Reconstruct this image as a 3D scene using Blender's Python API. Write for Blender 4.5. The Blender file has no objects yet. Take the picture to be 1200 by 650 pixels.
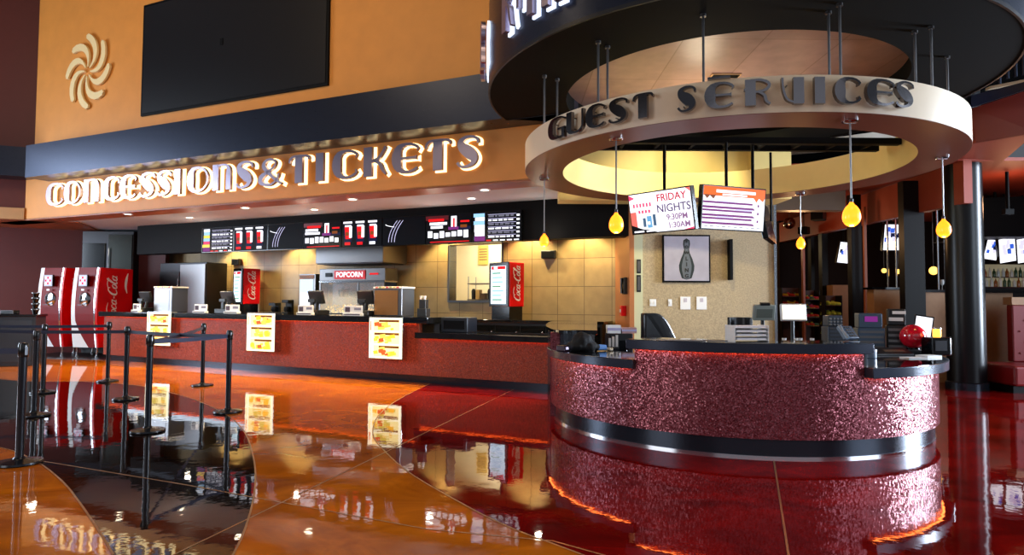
import bpy, bmesh, math, random
from mathutils import Vector, Matrix
random.seed(7)
PI = math.pi; R = math.radians
SC = bpy.context.scene; COL = SC.collection
# ------------------------------------------------------------------ camera
F, CY, PITCH, ROLL, EYE = 755.08, 322.36, .0423, -.0054, 1.5
cp, sp, cr, sr = math.cos(PITCH), math.sin(PITCH), math.cos(ROLL), math.sin(ROLL)
FW = Vector((0, cp, sp)); UP0 = Vector((0, -sp, cp)); RT0 = Vector((1, 0, 0))
RT = cr*RT0 - sr*UP0; UP = sr*RT0 + cr*UP0
cam = bpy.data.cameras.new('camera'); camo = bpy.data.objects.new('camera', cam); COL.objects.link(camo)
cam.sensor_width = 36; cam.lens = F/1200*36; cam.shift_y = (CY-325)/1200; cam.clip_end = 200
m = Matrix((RT, UP, -FW)).transposed().to_4x4(); m.translation = Vector((0, 0, EYE)); camo.matrix_world = m
SC.camera = camo
O = Vector((0, 0, EYE))
def ray(x, y): return FW*F + RT*(x-600) + UP*(CY-y)
def at(x, y, Y): d = ray(x, y); return O + d*(Y/d.y)             # point at depth Y
def onz(x, y, h): d = ray(x, y); return O + d*((h-EYE)/d.z)        # point at height h
PHI = .4229
DW = Vector((math.cos(PHI), -math.sin(PHI), 0)); NW = Vector((-math.sin(PHI), -math.cos(PHI), 0))
def W(s, n, z=0): return DW*s + NW*n + Vector((0, 0, z))           # concession wall frame
def onw(x, y, n): d = ray(x, y); t = n/d.dot(NW); p = O + d*t; return p.dot(DW), p.z
# ------------------------------------------------------------------ materials
def srgb(c):
    return tuple((v/255/12.92 if v/255 <= .04045 else ((v/255+.055)/1.055)**2.4) for v in c)
MATS = {}
def mat(name, col, rough=.5, metal=0, emit=None, es=0, noise=0, nscale=6, bump=0, spec=.5, trans=0, alpha=1, coat=0):
    if name in MATS: return MATS[name]
    m = bpy.data.materials.new(name); m.use_nodes = True; N = m.node_tree.nodes; L = m.node_tree.links
    b = N['Principled BSDF']; c = srgb(col)+(1,)
    b.inputs['Base Color'].default_value = c; b.inputs['Roughness'].default_value = rough
    b.inputs['Metallic'].default_value = metal; b.inputs['Specular IOR Level'].default_value = spec
    b.inputs['Coat Weight'].default_value = coat; b.inputs['Coat Roughness'].default_value = .05
    if trans: b.inputs['Transmission Weight'].default_value = trans
    if alpha < 1: b.inputs['Alpha'].default_value = alpha
    if emit: b.inputs['Emission Color'].default_value = srgb(emit)+(1,); b.inputs['Emission Strength'].default_value = es
    if noise or bump:
        tc = N.new('ShaderNodeTexCoord'); nz = N.new('ShaderNodeTexNoise'); nz.inputs['Scale'].default_value = nscale
        nz.inputs['Detail'].default_value = 5; L.new(tc.outputs['Object'], nz.inputs['Vector'])
        if noise:
            mx = N.new('ShaderNodeMix'); mx.data_type = 'RGBA'; mx.blend_type = 'MIX'
            mx.inputs[6].default_value = tuple(v*(1-noise) for v in c[:3])+(1,)
            mx.inputs[7].default_value = tuple(min(1, v*(1+noise)) for v in c[:3])+(1,)
            L.new(nz.outputs['Fac'], mx.inputs[0]); L.new(mx.outputs[2], b.inputs['Base Color'])
        if bump:
            bp = N.new('ShaderNodeBump'); bp.inputs['Strength'].default_value = bump; bp.inputs['Distance'].default_value = .01
            L.new(nz.outputs['Fac'], bp.inputs['Height']); L.new(bp.outputs['Normal'], b.inputs['Normal'])
    MATS[name] = m; return m
def floor_mat(name, ca, cb, rough, cc=None):
    """acid stained, sealed concrete: clouds of two tones, glossy sealer with a slight waviness"""
    m = bpy.data.materials.new(name); m.use_nodes = True; N = m.node_tree.nodes; L = m.node_tree.links
    b = N['Principled BSDF']; tc = N.new('ShaderNodeTexCoord')
    mp = N.new('ShaderNodeMapping'); mp.inputs['Scale'].default_value = (.8, 1.1, 1); mp.inputs['Rotation'].default_value = (0, 0, .5)
    L.new(tc.outputs['Object'], mp.inputs['Vector'])
    n1 = N.new('ShaderNodeTexNoise'); n1.inputs['Scale'].default_value = 1.6; n1.inputs['Detail'].default_value = 8; n1.inputs['Roughness'].default_value = .6; n1.inputs['Distortion'].default_value = 1.2
    L.new(mp.outputs['Vector'], n1.inputs['Vector'])
    cr_ = N.new('ShaderNodeValToRGB'); e = cr_.color_ramp.elements
    e[0].position = .33; e[0].color = srgb(ca)+(1,); e[1].position = .68; e[1].color = srgb(cb)+(1,)
    L.new(n1.outputs['Fac'], cr_.inputs['Fac']); L.new(cr_.outputs['Color'], b.inputs['Base Color'])
    n2 = N.new('ShaderNodeTexNoise'); n2.inputs['Scale'].default_value = 5; n2.inputs['Detail'].default_value = 3
    L.new(tc.outputs['Object'], n2.inputs['Vector'])
    bp = N.new('ShaderNodeBump'); bp.inputs['Strength'].default_value = .05; bp.inputs['Distance'].default_value = .02
    L.new(n2.outputs['Fac'], bp.inputs['Height']); L.new(bp.outputs['Normal'], b.inputs['Coat Normal'])
    b.inputs['Roughness'].default_value = .35; b.inputs['Specular IOR Level'].default_value = 0
    b.inputs['Coat Weight'].default_value = 1; b.inputs['Coat Roughness'].default_value = rough; b.inputs['Coat IOR'].default_value = 1.48
    return m
def mosaic_mat(name, ca, cb, scale, jit, metal=.35, rough=.3, spec=.8):
    """small glass tiles: every cell its own tint and its own slight tilt, so that some catch the light"""
    m = bpy.data.materials.new(name); m.use_nodes = True; N = m.node_tree.nodes; L = m.node_tree.links
    b = N['Principled BSDF']; tc = N.new('ShaderNodeTexCoord')
    v = N.new('ShaderNodeTexVoronoi'); v.inputs['Scale'].default_value = scale; v.inputs['Randomness'].default_value = .75
    L.new(tc.outputs['Object'], v.inputs['Vector'])
    sx = N.new('ShaderNodeSeparateXYZ'); L.new(v.outputs['Color'], sx.inputs[0])
    cr_ = N.new('ShaderNodeValToRGB'); e = cr_.color_ramp.elements
    e[0].color = srgb(ca)+(1,); e[1].color = srgb(cb)+(1,)
    L.new(sx.outputs['X'], cr_.inputs['Fac']); L.new(cr_.outputs['Color'], b.inputs['Base Color'])
    g = N.new('ShaderNodeNewGeometry')
    s = N.new('ShaderNodeVectorMath'); s.operation = 'SUBTRACT'; s.inputs[1].default_value = (.5, .5, .5); L.new(v.outputs['Color'], s.inputs[0])
    k = N.new('ShaderNodeVectorMath'); k.operation = 'SCALE'; k.inputs['Scale'].default_value = jit; L.new(s.outputs[0], k.inputs[0])
    a = N.new('ShaderNodeVectorMath'); a.operation = 'ADD'; L.new(k.outputs[0], a.inputs[0]); L.new(g.outputs['Normal'], a.inputs[1])
    n = N.new('ShaderNodeVectorMath'); n.operation = 'NORMALIZE'; L.new(a.outputs[0], n.inputs[0]); L.new(n.outputs[0], b.inputs['Normal'])
    b.inputs['Roughness'].default_value = rough; b.inputs['Metallic'].default_value = metal; b.inputs['Specular IOR Level'].default_value = spec
    return m
def tile_mat(name, col, grout, sx_, sz_):
    m = bpy.data.materials.new(name); m.use_nodes = True; N = m.node_tree.nodes; L = m.node_tree.links
    b = N['Principled BSDF']; tc = N.new('ShaderNodeTexCoord'); sp_ = N.new('ShaderNodeSeparateXYZ'); cb = N.new('ShaderNodeCombineXYZ')
    L.new(tc.outputs['Object'], sp_.inputs[0]); L.new(sp_.outputs['X'], cb.inputs['X']); L.new(sp_.outputs['Z'], cb.inputs['Y'])
    br = N.new('ShaderNodeTexBrick'); br.offset = 0; br.inputs['Scale'].default_value = 1
    br.inputs['Brick Width'].default_value = sx_; br.inputs['Row Height'].default_value = sz_; br.inputs['Mortar Size'].default_value = .006
    br.inputs['Color1'].default_value = srgb(col)+(1,); br.inputs['Color2'].default_value = tuple(v*.82 for v in srgb(col))+(1,)
    br.inputs['Mortar'].default_value = srgb(grout)+(1,); L.new(cb.outputs[0], br.inputs['Vector'])
    nz = N.new('ShaderNodeTexNoise'); nz.inputs['Scale'].default_value = 4; nz.inputs['Detail'].default_value = 6; L.new(tc.outputs['Object'], nz.inputs['Vector'])
    mx = N.new('ShaderNodeMix'); mx.data_type = 'RGBA'; mx.blend_type = 'MULTIPLY'; mx.inputs[0].default_value = .5
    L.new(br.outputs['Color'], mx.inputs[6]); L.new(nz.outputs['Fac'], mx.inputs[7]); L.new(mx.outputs[2], b.inputs['Base Color'])
    b.inputs['Roughness'].default_value = .4
    return m
def brushed(name, col, rough=.3, metal=1.0):
    m = bpy.data.materials.new(name); m.use_nodes = True; N = m.node_tree.nodes; L = m.node_tree.links
    b = N['Principled BSDF']; b.inputs['Base Color'].default_value = srgb(col)+(1,); b.inputs['Metallic'].default_value = metal
    tc = N.new('ShaderNodeTexCoord'); mp = N.new('ShaderNodeMapping'); mp.inputs['Scale'].default_value = (2, 2, 60)
    nz = N.new('ShaderNodeTexNoise'); nz.inputs['Scale'].default_value = 3; L.new(tc.outputs['Object'], mp.inputs['Vector']); L.new(mp.outputs['Vector'], nz.inputs['Vector'])
    mr = N.new('ShaderNodeMapRange'); mr.inputs['To Min'].default_value = rough*.7; mr.inputs['To Max'].default_value = rough*1.4
    L.new(nz.outputs['Fac'], mr.inputs['Value']); L.new(mr.outputs[0], b.inputs['Roughness'])
    return m
M_AMBER = floor_mat('amber_concrete', (150, 72, 12), (214, 118, 22), .03)
M_REDF = floor_mat('red_concrete', (82, 5, 4), (136, 12, 8), .03)
M_DARKF = floor_mat('black_concrete', (9, 6, 4), (30, 16, 9), .03)
M_STRIP = mat('brass_strip', (190, 150, 110), .35, .8)
M_MOS = mosaic_mat('plum_glass_mosaic', (104, 36, 44), (166, 84, 94), 90, .40, metal=.55, rough=.2)
M_MOS2 = mosaic_mat('red_glass_mosaic', (118, 40, 22), (172, 78, 46), 80, .45, metal=0, rough=.5, spec=.3)
M_GRAN = mat('black_granite', (16, 17, 20), .06, noise=.5, nscale=90, coat=.6)
M_GEDGE = mat('granite_edge', (52, 60, 76), .2, .35, noise=.3, nscale=120)  # lighter, bluer granite: daylight on the desk edges put into the colour
M_TOE = mat('dark_toe', (52, 58, 68), .22, .7)
M_CHROME = mat('chrome', (215, 218, 222), .12, 1)
M_STEEL = brushed('brushed_steel', (122, 120, 120), .32)
M_STEELD = brushed('dark_steel', (66, 66, 68), .35)
M_BLACK = mat('black_paint', (7, 7, 8), .6, spec=.12)
M_BLKG = mat('black_gloss', (8, 9, 11), .15)
M_BLKP = mat('black_plastic', (20, 21, 24), .4)
M_POST = mat('stanchion_black', (22, 25, 32), .25, .3)
M_BELT = mat('belt_navy', (32, 44, 72), .6)
M_ORWALL = mat('ochre_plaster', (212, 140, 58), .55, noise=.12, nscale=3)
M_BAND = brushed('blue_grey_band', (50, 56, 72), .30, .8)
M_REDW = mat('maroon_plaster', (86, 32, 30), .5, noise=.1)
M_TAN = mat('tan_paint', (190, 152, 108), .55, noise=.06)
M_TILE = tile_mat('beige_tile', (196, 166, 112), (110, 90, 60), .62, .62)
M_WALLP = mat('speckled_wallpaper', (172, 152, 118), .65, noise=.6, nscale=45)
M_CEIL = mat('grey_ceiling', (186, 196, 212), .7, noise=.05)
M_SOFF = mat('brown_soffit', (150, 84, 48), .45, noise=.08)
M_RINGF = mat('ring_cream', (226, 206, 176), .32, noise=.04)
M_RINGI = mat('ring_yellow', (232, 206, 128), .5, noise=.05)
M_RINGB = mat('ring_soffit', (120, 62, 40), .42, noise=.08)
M_DISCB = mat('disc_black', (9, 8, 6), .8, noise=.1, spec=.1)
M_LET = mat('mirror_letter', (176, 164, 182), .3, .9)
M_LETS = mat('letter_return', (150, 140, 135), .25, 1)
M_HALO = mat('halo_acrylic', (255, 240, 200), .5, emit=(255, 228, 165), es=2.0)
M_HALOC = mat('halo_cool', (230, 240, 255), .5, emit=(214, 230, 255), es=1.3)
M_LED = mat('led_orange', (255, 120, 40), .5, emit=(255, 122, 56), es=11)
M_RED = mat('vending_red', (214, 10, 16), .3, spec=.25)
M_DKRED = mat('vending_dark_red', (120, 4, 8), .4, spec=.15)
M_WHITE = mat('white_plastic', (235, 235, 235), .35)
M_LAMP = mat('amber_glass', (255, 150, 40), .25, emit=(255, 132, 24), es=2.6, noise=.3, nscale=30)
M_LAMPC = mat('lamp_core', (255, 240, 190), .3, emit=(255, 205, 110), es=14)
M_DOWN = mat('downlight_lens', (255, 250, 235), .3, emit=(255, 238, 205), es=14)
M_GLASS = mat('clear_glass', (235, 240, 240), .03, alpha=.22)
M_CREAM = mat('cream_kitchen', (235, 225, 190), .5)
M_BOOTH = mat('red_vinyl', (120, 12, 14), .35)
M_WOOD = mat('light_wood', (180, 120, 60), .4, noise=.15)
def scr(name, col, es=1.6): return mat('screen_'+name, (4, 4, 5), .5, emit=col, es=es, spec=.08)
S_BLK = scr('black', (4, 5, 12), .6); S_WHT = scr('white', (245, 245, 255), 1.5); S_RED = scr('red', (225, 20, 25), 1.3)
S_BLU = scr('blue', (50, 90, 200), 1.2); S_LBL = scr('light_blue', (150, 200, 245), 1.3); S_YEL = scr('yellow', (250, 215, 90), 1.3)
S_PUR = scr('purple', (120, 40, 120), 1.1); S_ORG = scr('orange', (250, 100, 25), 1.3); S_PNK = scr('pink', (230, 70, 110), 1.3)
S_GRN = scr('green', (110, 170, 120), 1.0); S_NAV = scr('navy', (20, 26, 66), .8); S_LAV = scr('lavender', (205, 200, 240), 1.3)
S_GRY = scr('grey', (120, 120, 135), 1.0); S_CRM = scr('cream', (255, 240, 205), 2.2); S_BRN = scr('brown', (120, 60, 20), 1.3)
S_AMB = scr('amber', (255, 180, 50), 1.9)
# ------------------------------------------------------------------ mesh builder
class MB:
    def __init__(s): s.v = []; s.f = []; s.mi = []
    def add(s, vs, fs, mi=0):
        k = len(s.v); s.v += [tuple(v) for v in vs]; s.f += [tuple(i+k for i in f) for f in fs]; s.mi += [mi]*len(fs)
        return s
    def box(s, x0, x1, y0, y1, z0, z1, mi=0, M=None):
        vs = [Vector((x, y, z)) for z in (z0, z1) for x, y in ((x0, y0), (x1, y0), (x1, y1), (x0, y1))]
        if M: vs = [M @ v for v in vs]
        return s.add(vs, [(3, 2, 1, 0), (4, 5, 6, 7), (0, 1, 5, 4), (1, 2, 6, 5), (2, 3, 7, 6), (3, 0, 4, 7)], mi)
    def quad(s, a, b, c, d, mi=0): return s.add([a, b, c, d], [(0, 1, 2, 3)], mi)
    def rect(s, x0, x1, z0, z1, y, mi=0): return s.quad((x0, y, z0), (x1, y, z0), (x1, y, z1), (x0, y, z1), mi)
    def tube(s, pts, r, n=10, mi=0, cap=True):
        pts = [Vector(p) for p in pts]; rs = r if isinstance(r, (list, tuple)) else [r]*len(pts); vs = []; fs = []
        up = None
        for i, p in enumerate(pts):
            d = (pts[min(i+1, len(pts)-1)]-pts[max(i-1, 0)]).normalized()
            if up is None: up = Vector((0, 0, 1)) if abs(d.z) < .9 else Vector((1, 0, 0))
            a = d.cross(up).normalized(); b = a.cross(d).normalized(); up = b
            for k in range(n): t = 2*PI*k/n; vs.append(p+a*math.cos(t)*rs[i]+b*math.sin(t)*rs[i])
        for i in range(len(pts)-1):
            for k in range(n): fs.append((i*n+k, i*n+(k+1) % n, (i+1)*n+(k+1) % n, (i+1)*n+k))
        if cap: fs.append(tuple(range(n-1, -1, -1))); fs.append(tuple((len(pts)-1)*n+k for k in range(n)))
        return s.add(vs, fs, mi)
    def lathe(s, prof, n=24, c=(0, 0, 0), mi=0, sx=1, sy=1):
        vs = []; fs = []
        for r, z in prof:
            for k in range(n): t = 2*PI*k/n; vs.append((c[0]+r*math.cos(t)*sx, c[1]+r*math.sin(t)*sy, c[2]+z))
        for i in range(len(prof)-1):
            for k in range(n): fs.append((i*n+k, i*n+(k+1) % n, (i+1)*n+(k+1) % n, (i+1)*n+k))
        if prof[0][0] > 1e-4: fs.append(tuple(range(n-1, -1, -1)))
        if prof[-1][0] > 1e-4 and not (len(prof) == 2 and prof[0][1] == prof[1][1]): fs.append(tuple((len(prof)-1)*n+k for k in range(n)))
        return s.add(vs, fs, mi)
    def arc(s, r0, r1, z0, z1, a0, a1, c=(0, 0), n=None, mi=0):
        """curved wall / curved slab between two radii"""
        n = n or max(6, int(abs(a1-a0)/R(2.5))); vs = []; fs = []
        full = abs(abs(a1-a0)-2*PI) < 1e-4
        for i in range(n+1):
            a = a0+(a1-a0)*i/n; ca, sa = math.cos(a), math.sin(a)
            for r, z in ((r0, z0), (r1, z0), (r1, z1), (r0, z1)): vs.append((c[0]+r*ca, c[1]+r*sa, z))
        for i in range(n):
            b = i*4
            for k in range(4): fs.append((b+k, b+(k+1) % 4, b+4+(k+1) % 4, b+4+k))
        if not full: fs += [(3, 2, 1, 0), (n*4, n*4+1, n*4+2, n*4+3)]
        return s.add(vs, fs, mi)
    def prism(s, poly, z0, z1, mi=0):
        n = len(poly); vs = [(p[0], p[1], z0) for p in poly]+[(p[0], p[1], z1) for p in poly]
        return s.add(vs, [tuple(range(n-1, -1, -1)), tuple(range(n, 2*n))]+[(i, (i+1) % n, n+(i+1) % n, n+i) for i in range(n)], mi)
    def sphere(s, c, r, n=20, m_=12, mi=0, sc=(1, 1, 1)):
        pr = [(max(r*math.sin(PI*i/m_), 1e-5), -r*math.cos(PI*i/m_)) for i in range(m_+1)]
        vs = []; fs = []
        for rr, z in pr:
            for k in range(n): t = 2*PI*k/n; vs.append((c[0]+rr*math.cos(t)*sc[0], c[1]+rr*math.sin(t)*sc[1], c[2]+z*sc[2]))
        for i in range(m_):
            for k in range(n): fs.append((i*n+k, i*n+(k+1) % n, (i+1)*n+(k+1) % n, (i+1)*n+k))
        return s.add(vs, fs, mi)
    def build(s, name, mats, parent=None, smooth=False, bevel=0, M=None):
        me = bpy.data.meshes.new(name)
        me.from_pydata([tuple(M @ Vector(v)) for v in s.v] if M else s.v, [], s.f)
        for mm in (mats if isinstance(mats, (list, tuple)) else [mats]): me.materials.append(mm)
        me.polygons.foreach_set('material_index', s.mi)
        bm = bmesh.new(); bm.from_mesh(me); bmesh.ops.recalc_face_normals(bm, faces=bm.faces[:]) if not getattr(s, 'keep', False) else None; bm.to_mesh(me); bm.free()
        o = bpy.data.objects.new(name, me); COL.objects.link(o)
        if smooth:
            for p in me.polygons: p.use_smooth = True
            if hasattr(me, 'set_sharp_from_angle'): me.set_sharp_from_angle(angle=R(38))
        if bevel:
            b = o.modifiers.new('bevel', 'BEVEL'); b.width = bevel; b.segments = 2; b.limit_method = 'ANGLE'
        if parent: o.parent = parent
        return o
def tag(o, label, cat, group=None, kind=None):
    o['label'] = label; o['category'] = cat
    if group: o['group'] = group
    if kind: o['kind'] = kind
    return o
def thing(name, label, cat, loc=(0, 0, 0), rz=0, group=None):
    o = bpy.data.objects.new(name, None); o.empty_display_size = .1; COL.objects.link(o); o.location = loc; o.rotation_euler = (0, 0, rz)
    return tag(o, label, cat, group)
def struct(name, mb, m, smooth=False, label=None, M=None, bevel=0):
    o = mb.build(name, m, None, smooth, bevel, M); o['kind'] = 'structure'
    o['label'] = label or name.replace('_', ' '); o['category'] = name.split('_')[0]
    return o
def dup(root, loc, rz=None, label=None, group=None):
    r = root.copy(); COL.objects.link(r); r.location = loc
    if rz is not None: r.rotation_euler = (0, 0, rz)
    if label: r['label'] = label
    if group: r['group'] = group
    for ch in list(root.children):
        c = ch.copy(); COL.objects.link(c); c.parent = r
        for g in list(ch.children):
            d = g.copy(); COL.objects.link(d); d.parent = c
    return r
WM = Matrix.Rotation(-PHI, 4, 'Z')          # wall frame: x = along wall, y = -n
def wbox(mb, s0, s1, n0, n1, z0, z1, mi=0): return mb.box(s0, s1, -n1, -n0, z0, z1, mi)   # n0<n1 (n1 nearer the camera)
# ------------------------------------------------------------------ lettering
def cat_rom(pts, k=5):
    out = []; n = len(pts)
    for i in range(n-1):
        p0 = pts[max(i-1, 0)]; p1 = pts[i]; p2 = pts[i+1]; p3 = pts[min(i+2, n-1)]
        for j in range(k):
            t = j/k
            out.append(tuple(.5*((2*b)+(-a+c)*t+(2*a-5*b+4*c-d)*t*t+(-a+3*b-3*c+d)*t**3) for a, b, c, d in zip(p0, p1, p2, p3)))
    out.append(pts[-1]); return out
def arcpts(cx, cy, rx, ry, a0, a1, w0, w1, n=16):
    out = []
    for i in range(n+1):
        a = R(a0+(a1-a0)*i/n); f = max(0, -math.cos(a))**1.5
        w = w0+(w1-w0)*f
        out.append((cx+(rx-w*.42)*math.cos(a), cy+(ry-.035)*math.sin(a), w))
    return out
T_ = .075
GL = {
 'C': (.60, [arcpts(.36, .5, .36, .5, 48, 312, T_, .26), [(.57, .70, .03), (.60, .80, .08), (.56, .88, .05)], [(.57, .30, .03), (.60, .2, .08), (.56, .12, .05)]]),
 'O': (.66, [arcpts(.33, .5, .34, .5, 0, 360, T_, .27, 26)]),
 'E': (.60, [arcpts(.36, .5, .36, .5, 48, 312, T_, .26), [(.2, .5, .07), (.52, .5, .07), (.56, .5, .12)], [(.57, .72, .03), (.60, .8, .08), (.56, .88, .05)]]),
 'S': (.52, [cat_rom([(.5, .76, .07), (.49, .88, .08), (.38, .965, .07), (.22, .96, .09), (.10, .84, .14), (.14, .66, .22), (.29, .48, .27), (.40, .30, .22), (.38, .13, .12), (.25, .04, .08), (.10, .05, .07), (.02, .18, .08)])]),
 'T': (.60, [[(.30, 0, .24), (.30, .96, .24)], cat_rom([(.02, .74, .05), (.05, .88, .08), (.16, .965, .07), (.46, .965, .07), (.57, .92, .08), (.59, .82, .05)])]),
 'I': (.26, [[(.13, 0, .24), (.13, 1, .24)]]),
 'N': (.64, [[(.12, 0, .22), (.12, 1, .22)], cat_rom([(.16, .93, .07), (.34, .965, .07), (.46, .93, .08), (.52, .8, .14), (.52, .6, .18)]), [(.52, .62, .18), (.52, 0, .18)]]),
 'U': (.60, [[(.12, 1, .22), (.12, .22, .22)], cat_rom([(.12, .24, .22), (.16, .1, .14), (.28, .035, .08), (.42, .06, .07), (.52, .2, .08), (.54, .4, .09)]), [(.54, .38, .09), (.54, 1, .09)]]),
 'V': (.60, [[(.46, 1, .24), (.46, 0, .24)], cat_rom([(.03, 1, .07), (.04, .7, .07), (.08, .4, .07), (.18, .15, .07), (.42, .03, .06)])]),
 'G': (.60, [arcpts(.36, .5, .36, .5, 48, 290, T_, .26), [(.52, .46, .14), (.52, .0, .14)], [(.36, .44, .07), (.58, .44, .07)]]),
 'K': (.60, [[(.13, 0, .24), (.13, 1, .24)], cat_rom([(.2, .5, .07), (.38, .58, .09), (.5, .78, .08), (.57, .97, .08)]), cat_rom([(.26, .52, .07), (.42, .42, .11), (.5, .2, .1), (.58, .04, .06)])]),
 'R': (.58, [[(.14, 0, .24), (.14, 1, .24)], cat_rom([(.14, .965, .07), (.36, .96, .08), (.52, .85, .1), (.54, .7, .1), (.44, .56, .08), (.24, .5, .06)]), cat_rom([(.30, .52, .06), (.44, .38, .09), (.48, .16, .09), (.57, .03, .06)]), [(.0, .62, .06), (.1, .62, .06)]]),
 '&': (.66, [cat_rom([(.66, .04, .07), (.48, .22, .09), (.28, .5, .12), (.16, .74, .13), (.22, .92, .09), (.36, .965, .07), (.48, .86, .07), (.44, .68, .07), (.26, .5, .09), (.1, .34, .15), (.08, .16, .14), (.2, .05, .09), (.38, .05, .07), (.52, .2, .07), (.58, .42, .07)])]),
 'macron': (.5, [[(.05, 1.19, .075), (.25, 1.19, .075), (.45, 1.19, .075)]]),
 'stub': (.3, [[(.1, 0, .2), (.2, .35, .2)]]),
}
def ribbon(mb, pts, fn, d0, d1, h, wid, grow=0, mi=0, fat=0):
    n = len(pts); vs = []
    P = [(p[0]*wid, p[1]*h, (p[2]*(1.15 if fat else 1)+fat*max(0, p[2]-.1))*h) for p in pts]
    for i, (x, y, w) in enumerate(P):
        a = P[max(i-1, 0)]; b = P[min(i+1, n-1)]
        dx, dy = b[0]-a[0], b[1]-a[1]; l = math.hypot(dx, dy) or 1; nx, ny = -dy/l, dx/l; hw = w/2+grow
        ex = (-dx/l*grow if i == 0 else dx/l*grow if i == n-1 else 0); ey = (-dy/l*grow if i == 0 else dy/l*grow if i == n-1 else 0)
        for sg in (1, -1):
            for d in (d0, d1): vs.append(fn(x+ex+nx*hw*sg, y+ey+ny*hw*sg, d))
    fs = []; fm = []
    for i in range(n-1):
        b = i*4; c = b+4      # 0:+d0 1:+d1 2:-d0 3:-d1
        fs += [(b+1, c+1, c+3, b+3), (b, b+2, c+2, c), (b, c, c+1, b+1), (b+2, b+3, c+3, c+2)]
    fs += [(0, 1, 3, 2), ((n-1)*4, (n-1)*4+2, (n-1)*4+3, (n-1)*4+1)]
    mb.add(vs, fs, mi)
def glyph(ch, fn, d0, d1, h, width, grow=0, mb=None, fat=.75, ws=1):
    mb = mb or MB(); aw, strokes = GL[ch]; wid = width/aw
    for st in strokes:
        if len(st) == 2 and st[0][2] > .12 and ch != 'stub': st = [st[0], tuple((a+b)/2 for a, b in zip(*st)), st[1]]
        # horizontal squeeze applies to widths of stems too
        ribbon(mb, [(a, b, c*ws) for a, b, c in st], fn, d0, d1, h, wid, grow, fat=fat)
    return mb
def text_obj(txt, size, ext=.002, shear=0, bold=0):
    cu = bpy.data.curves.new('txt', 'FONT'); cu.body = txt; cu.size = size; cu.extrude = ext; cu.align_x = 'CENTER'; cu.align_y = 'CENTER'; cu.shear = shear; cu.offset = bold; cu.resolution_u = 3
    o = bpy.data.objects.new('txt', cu); COL.objects.link(o)
    dg = bpy.context.evaluated_depsgraph_get(); me = bpy.data.meshes.new_from_object(o.evaluated_get(dg))
    bpy.data.objects.remove(o); vs = [v.co.copy() for v in me.vertices]; fs = [tuple(p.vertices) for p in me.polygons]
    bpy.data.meshes.remove(me); return vs, fs
def put_text(mb, txt, size, cx, cz, y, mi=0, sx=1, shear=0, bold=0, M=None, vertical=False):
    vs, fs = text_obj(txt, size, .0015, shear, bold)
    out = []
    for v in vs:
        a, b = (v.x*sx, v.y) if not vertical else (-v.y, v.x*sx)
        p = Vector((cx+a, y-v.z, cz+b)); out.append(M @ p if M else p)
    mb.add(out, fs, mi)
def script_logo(mb, cx, cz, y, size, mi=0, vertical=True):
    """flowing script wordmark in nine strokes, running upwards"""
    G = []; x = 0
    def put(ls, adv):
        nonlocal x
        for l in ls: G.append([(p[0]+x+p[1]*.25, p[1], p[2]) for p in cat_rom(l, 4)])
        x += adv
    big = [[(.62, .78, .05), (.5, .98, .09), (.3, .95, .1), (.1, .6, .17), (.1, .2, .18), (.3, .0, .1), (.6, .12, .05)], [(.5, .98, .07), (.9, 1.1, .08), (1.5, .95, .03)]]
    o_ = [[(.2, .55, .06), (.03, .35, .13), (.1, .03, .08), (.3, .1, .12), (.34, .4, .08), (.2, .55, .06)]]
    c_ = [[(.34, .45, .08), (.2, .55, .07), (.04, .3, .13), (.12, .02, .08), (.4, .12, .04)]]
    a_ = o_+[[(.36, .55, .1), (.34, .1, .1), (.5, .05, .04)]]
    l_ = [[(.1, .4, .03), (.3, 1.0, .07), (.2, 1.1, .07), (.06, .5, .12), (.1, .02, .1), (.3, .1, .04)]]
    put(big, .66); put(o_, .42); put(c_, .42); put(a_, .55); put([[(0, .3, .09), (.2, .32, .09)]], .28)
    put(big, .66); put(o_, .42); put(l_, .32); put(a_, .5)
    tot = x
    def fn(u, v, d):
        u = (u-tot/2*size); v = v-.5*size
        return (cx-v, y-d, cz+u) if vertical else (cx+u, y-d, cz+v)
    for g in G: ribbon(mb, g, fn, 0, .004, size, size)
# ================================================================== THE SETTING
mb = MB(); mb.box(-24, 20, -8, 30, -.15, 0); struct('floor', mb, M_AMBER, label='polished amber stained concrete floor')
def fl(pts): return [tuple(onz(x, y, 0))[:2] for x, y in pts]
# black stained swoosh
top = cat_rom(fl([(20, 446), (60, 447), (100, 447), (158, 451), (200, 460), (233, 470), (267, 487), (287, 507), (298, 541), (298, 578), (287, 620), (273, 650)]), 4)
low = cat_rom(fl([(133, 650), (112, 616), (92, 587), (75, 566), (50, 545), (21, 530), (0, 524)]), 4)
ext1 = [(-1.45, 3.0), (-1.3, 1.5), (-1.25, .2)]; ext2 = [(-1.3, .2), (-1.35, 1.5), (-1.7, 2.9)]
poly = top+ext1+ext2+low+[(-6.2, 7.3), (-9, 9.2), (-13, 11.5), (-14, 13.2), (-11.5, 13.2)]
def flat_poly(poly, z, name, m, label):
    me = bpy.data.meshes.new(name); bm = bmesh.new(); vs = [bm.verts.new((p[0], p[1], z)) for p in poly]; f = bm.faces.new(vs)
    bmesh.ops.triangulate(bm, faces=[f]); 
    for f in bm.faces:
        if f.normal.z < 0: f.normal_flip()
    bm.to_mesh(me); bm.free(); me.materials.append(m)
    o = bpy.data.objects.new(name, me); COL.objects.link(o); o['kind'] = 'structure'; o['label'] = label; o['category'] = 'floor'; return o
flat_poly(poly, .0012, 'floor', M_DARKF, 'black stained swoosh inlaid in the polished floor')
redc = cat_rom(fl([(502.7, 450), (467, 468), (445, 485), (437, 503), (442.5, 519), (476, 551), (541.6, 590), (598, 618), (655, 639.5), (683, 650)]), 5)
first = redc[0]
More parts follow.
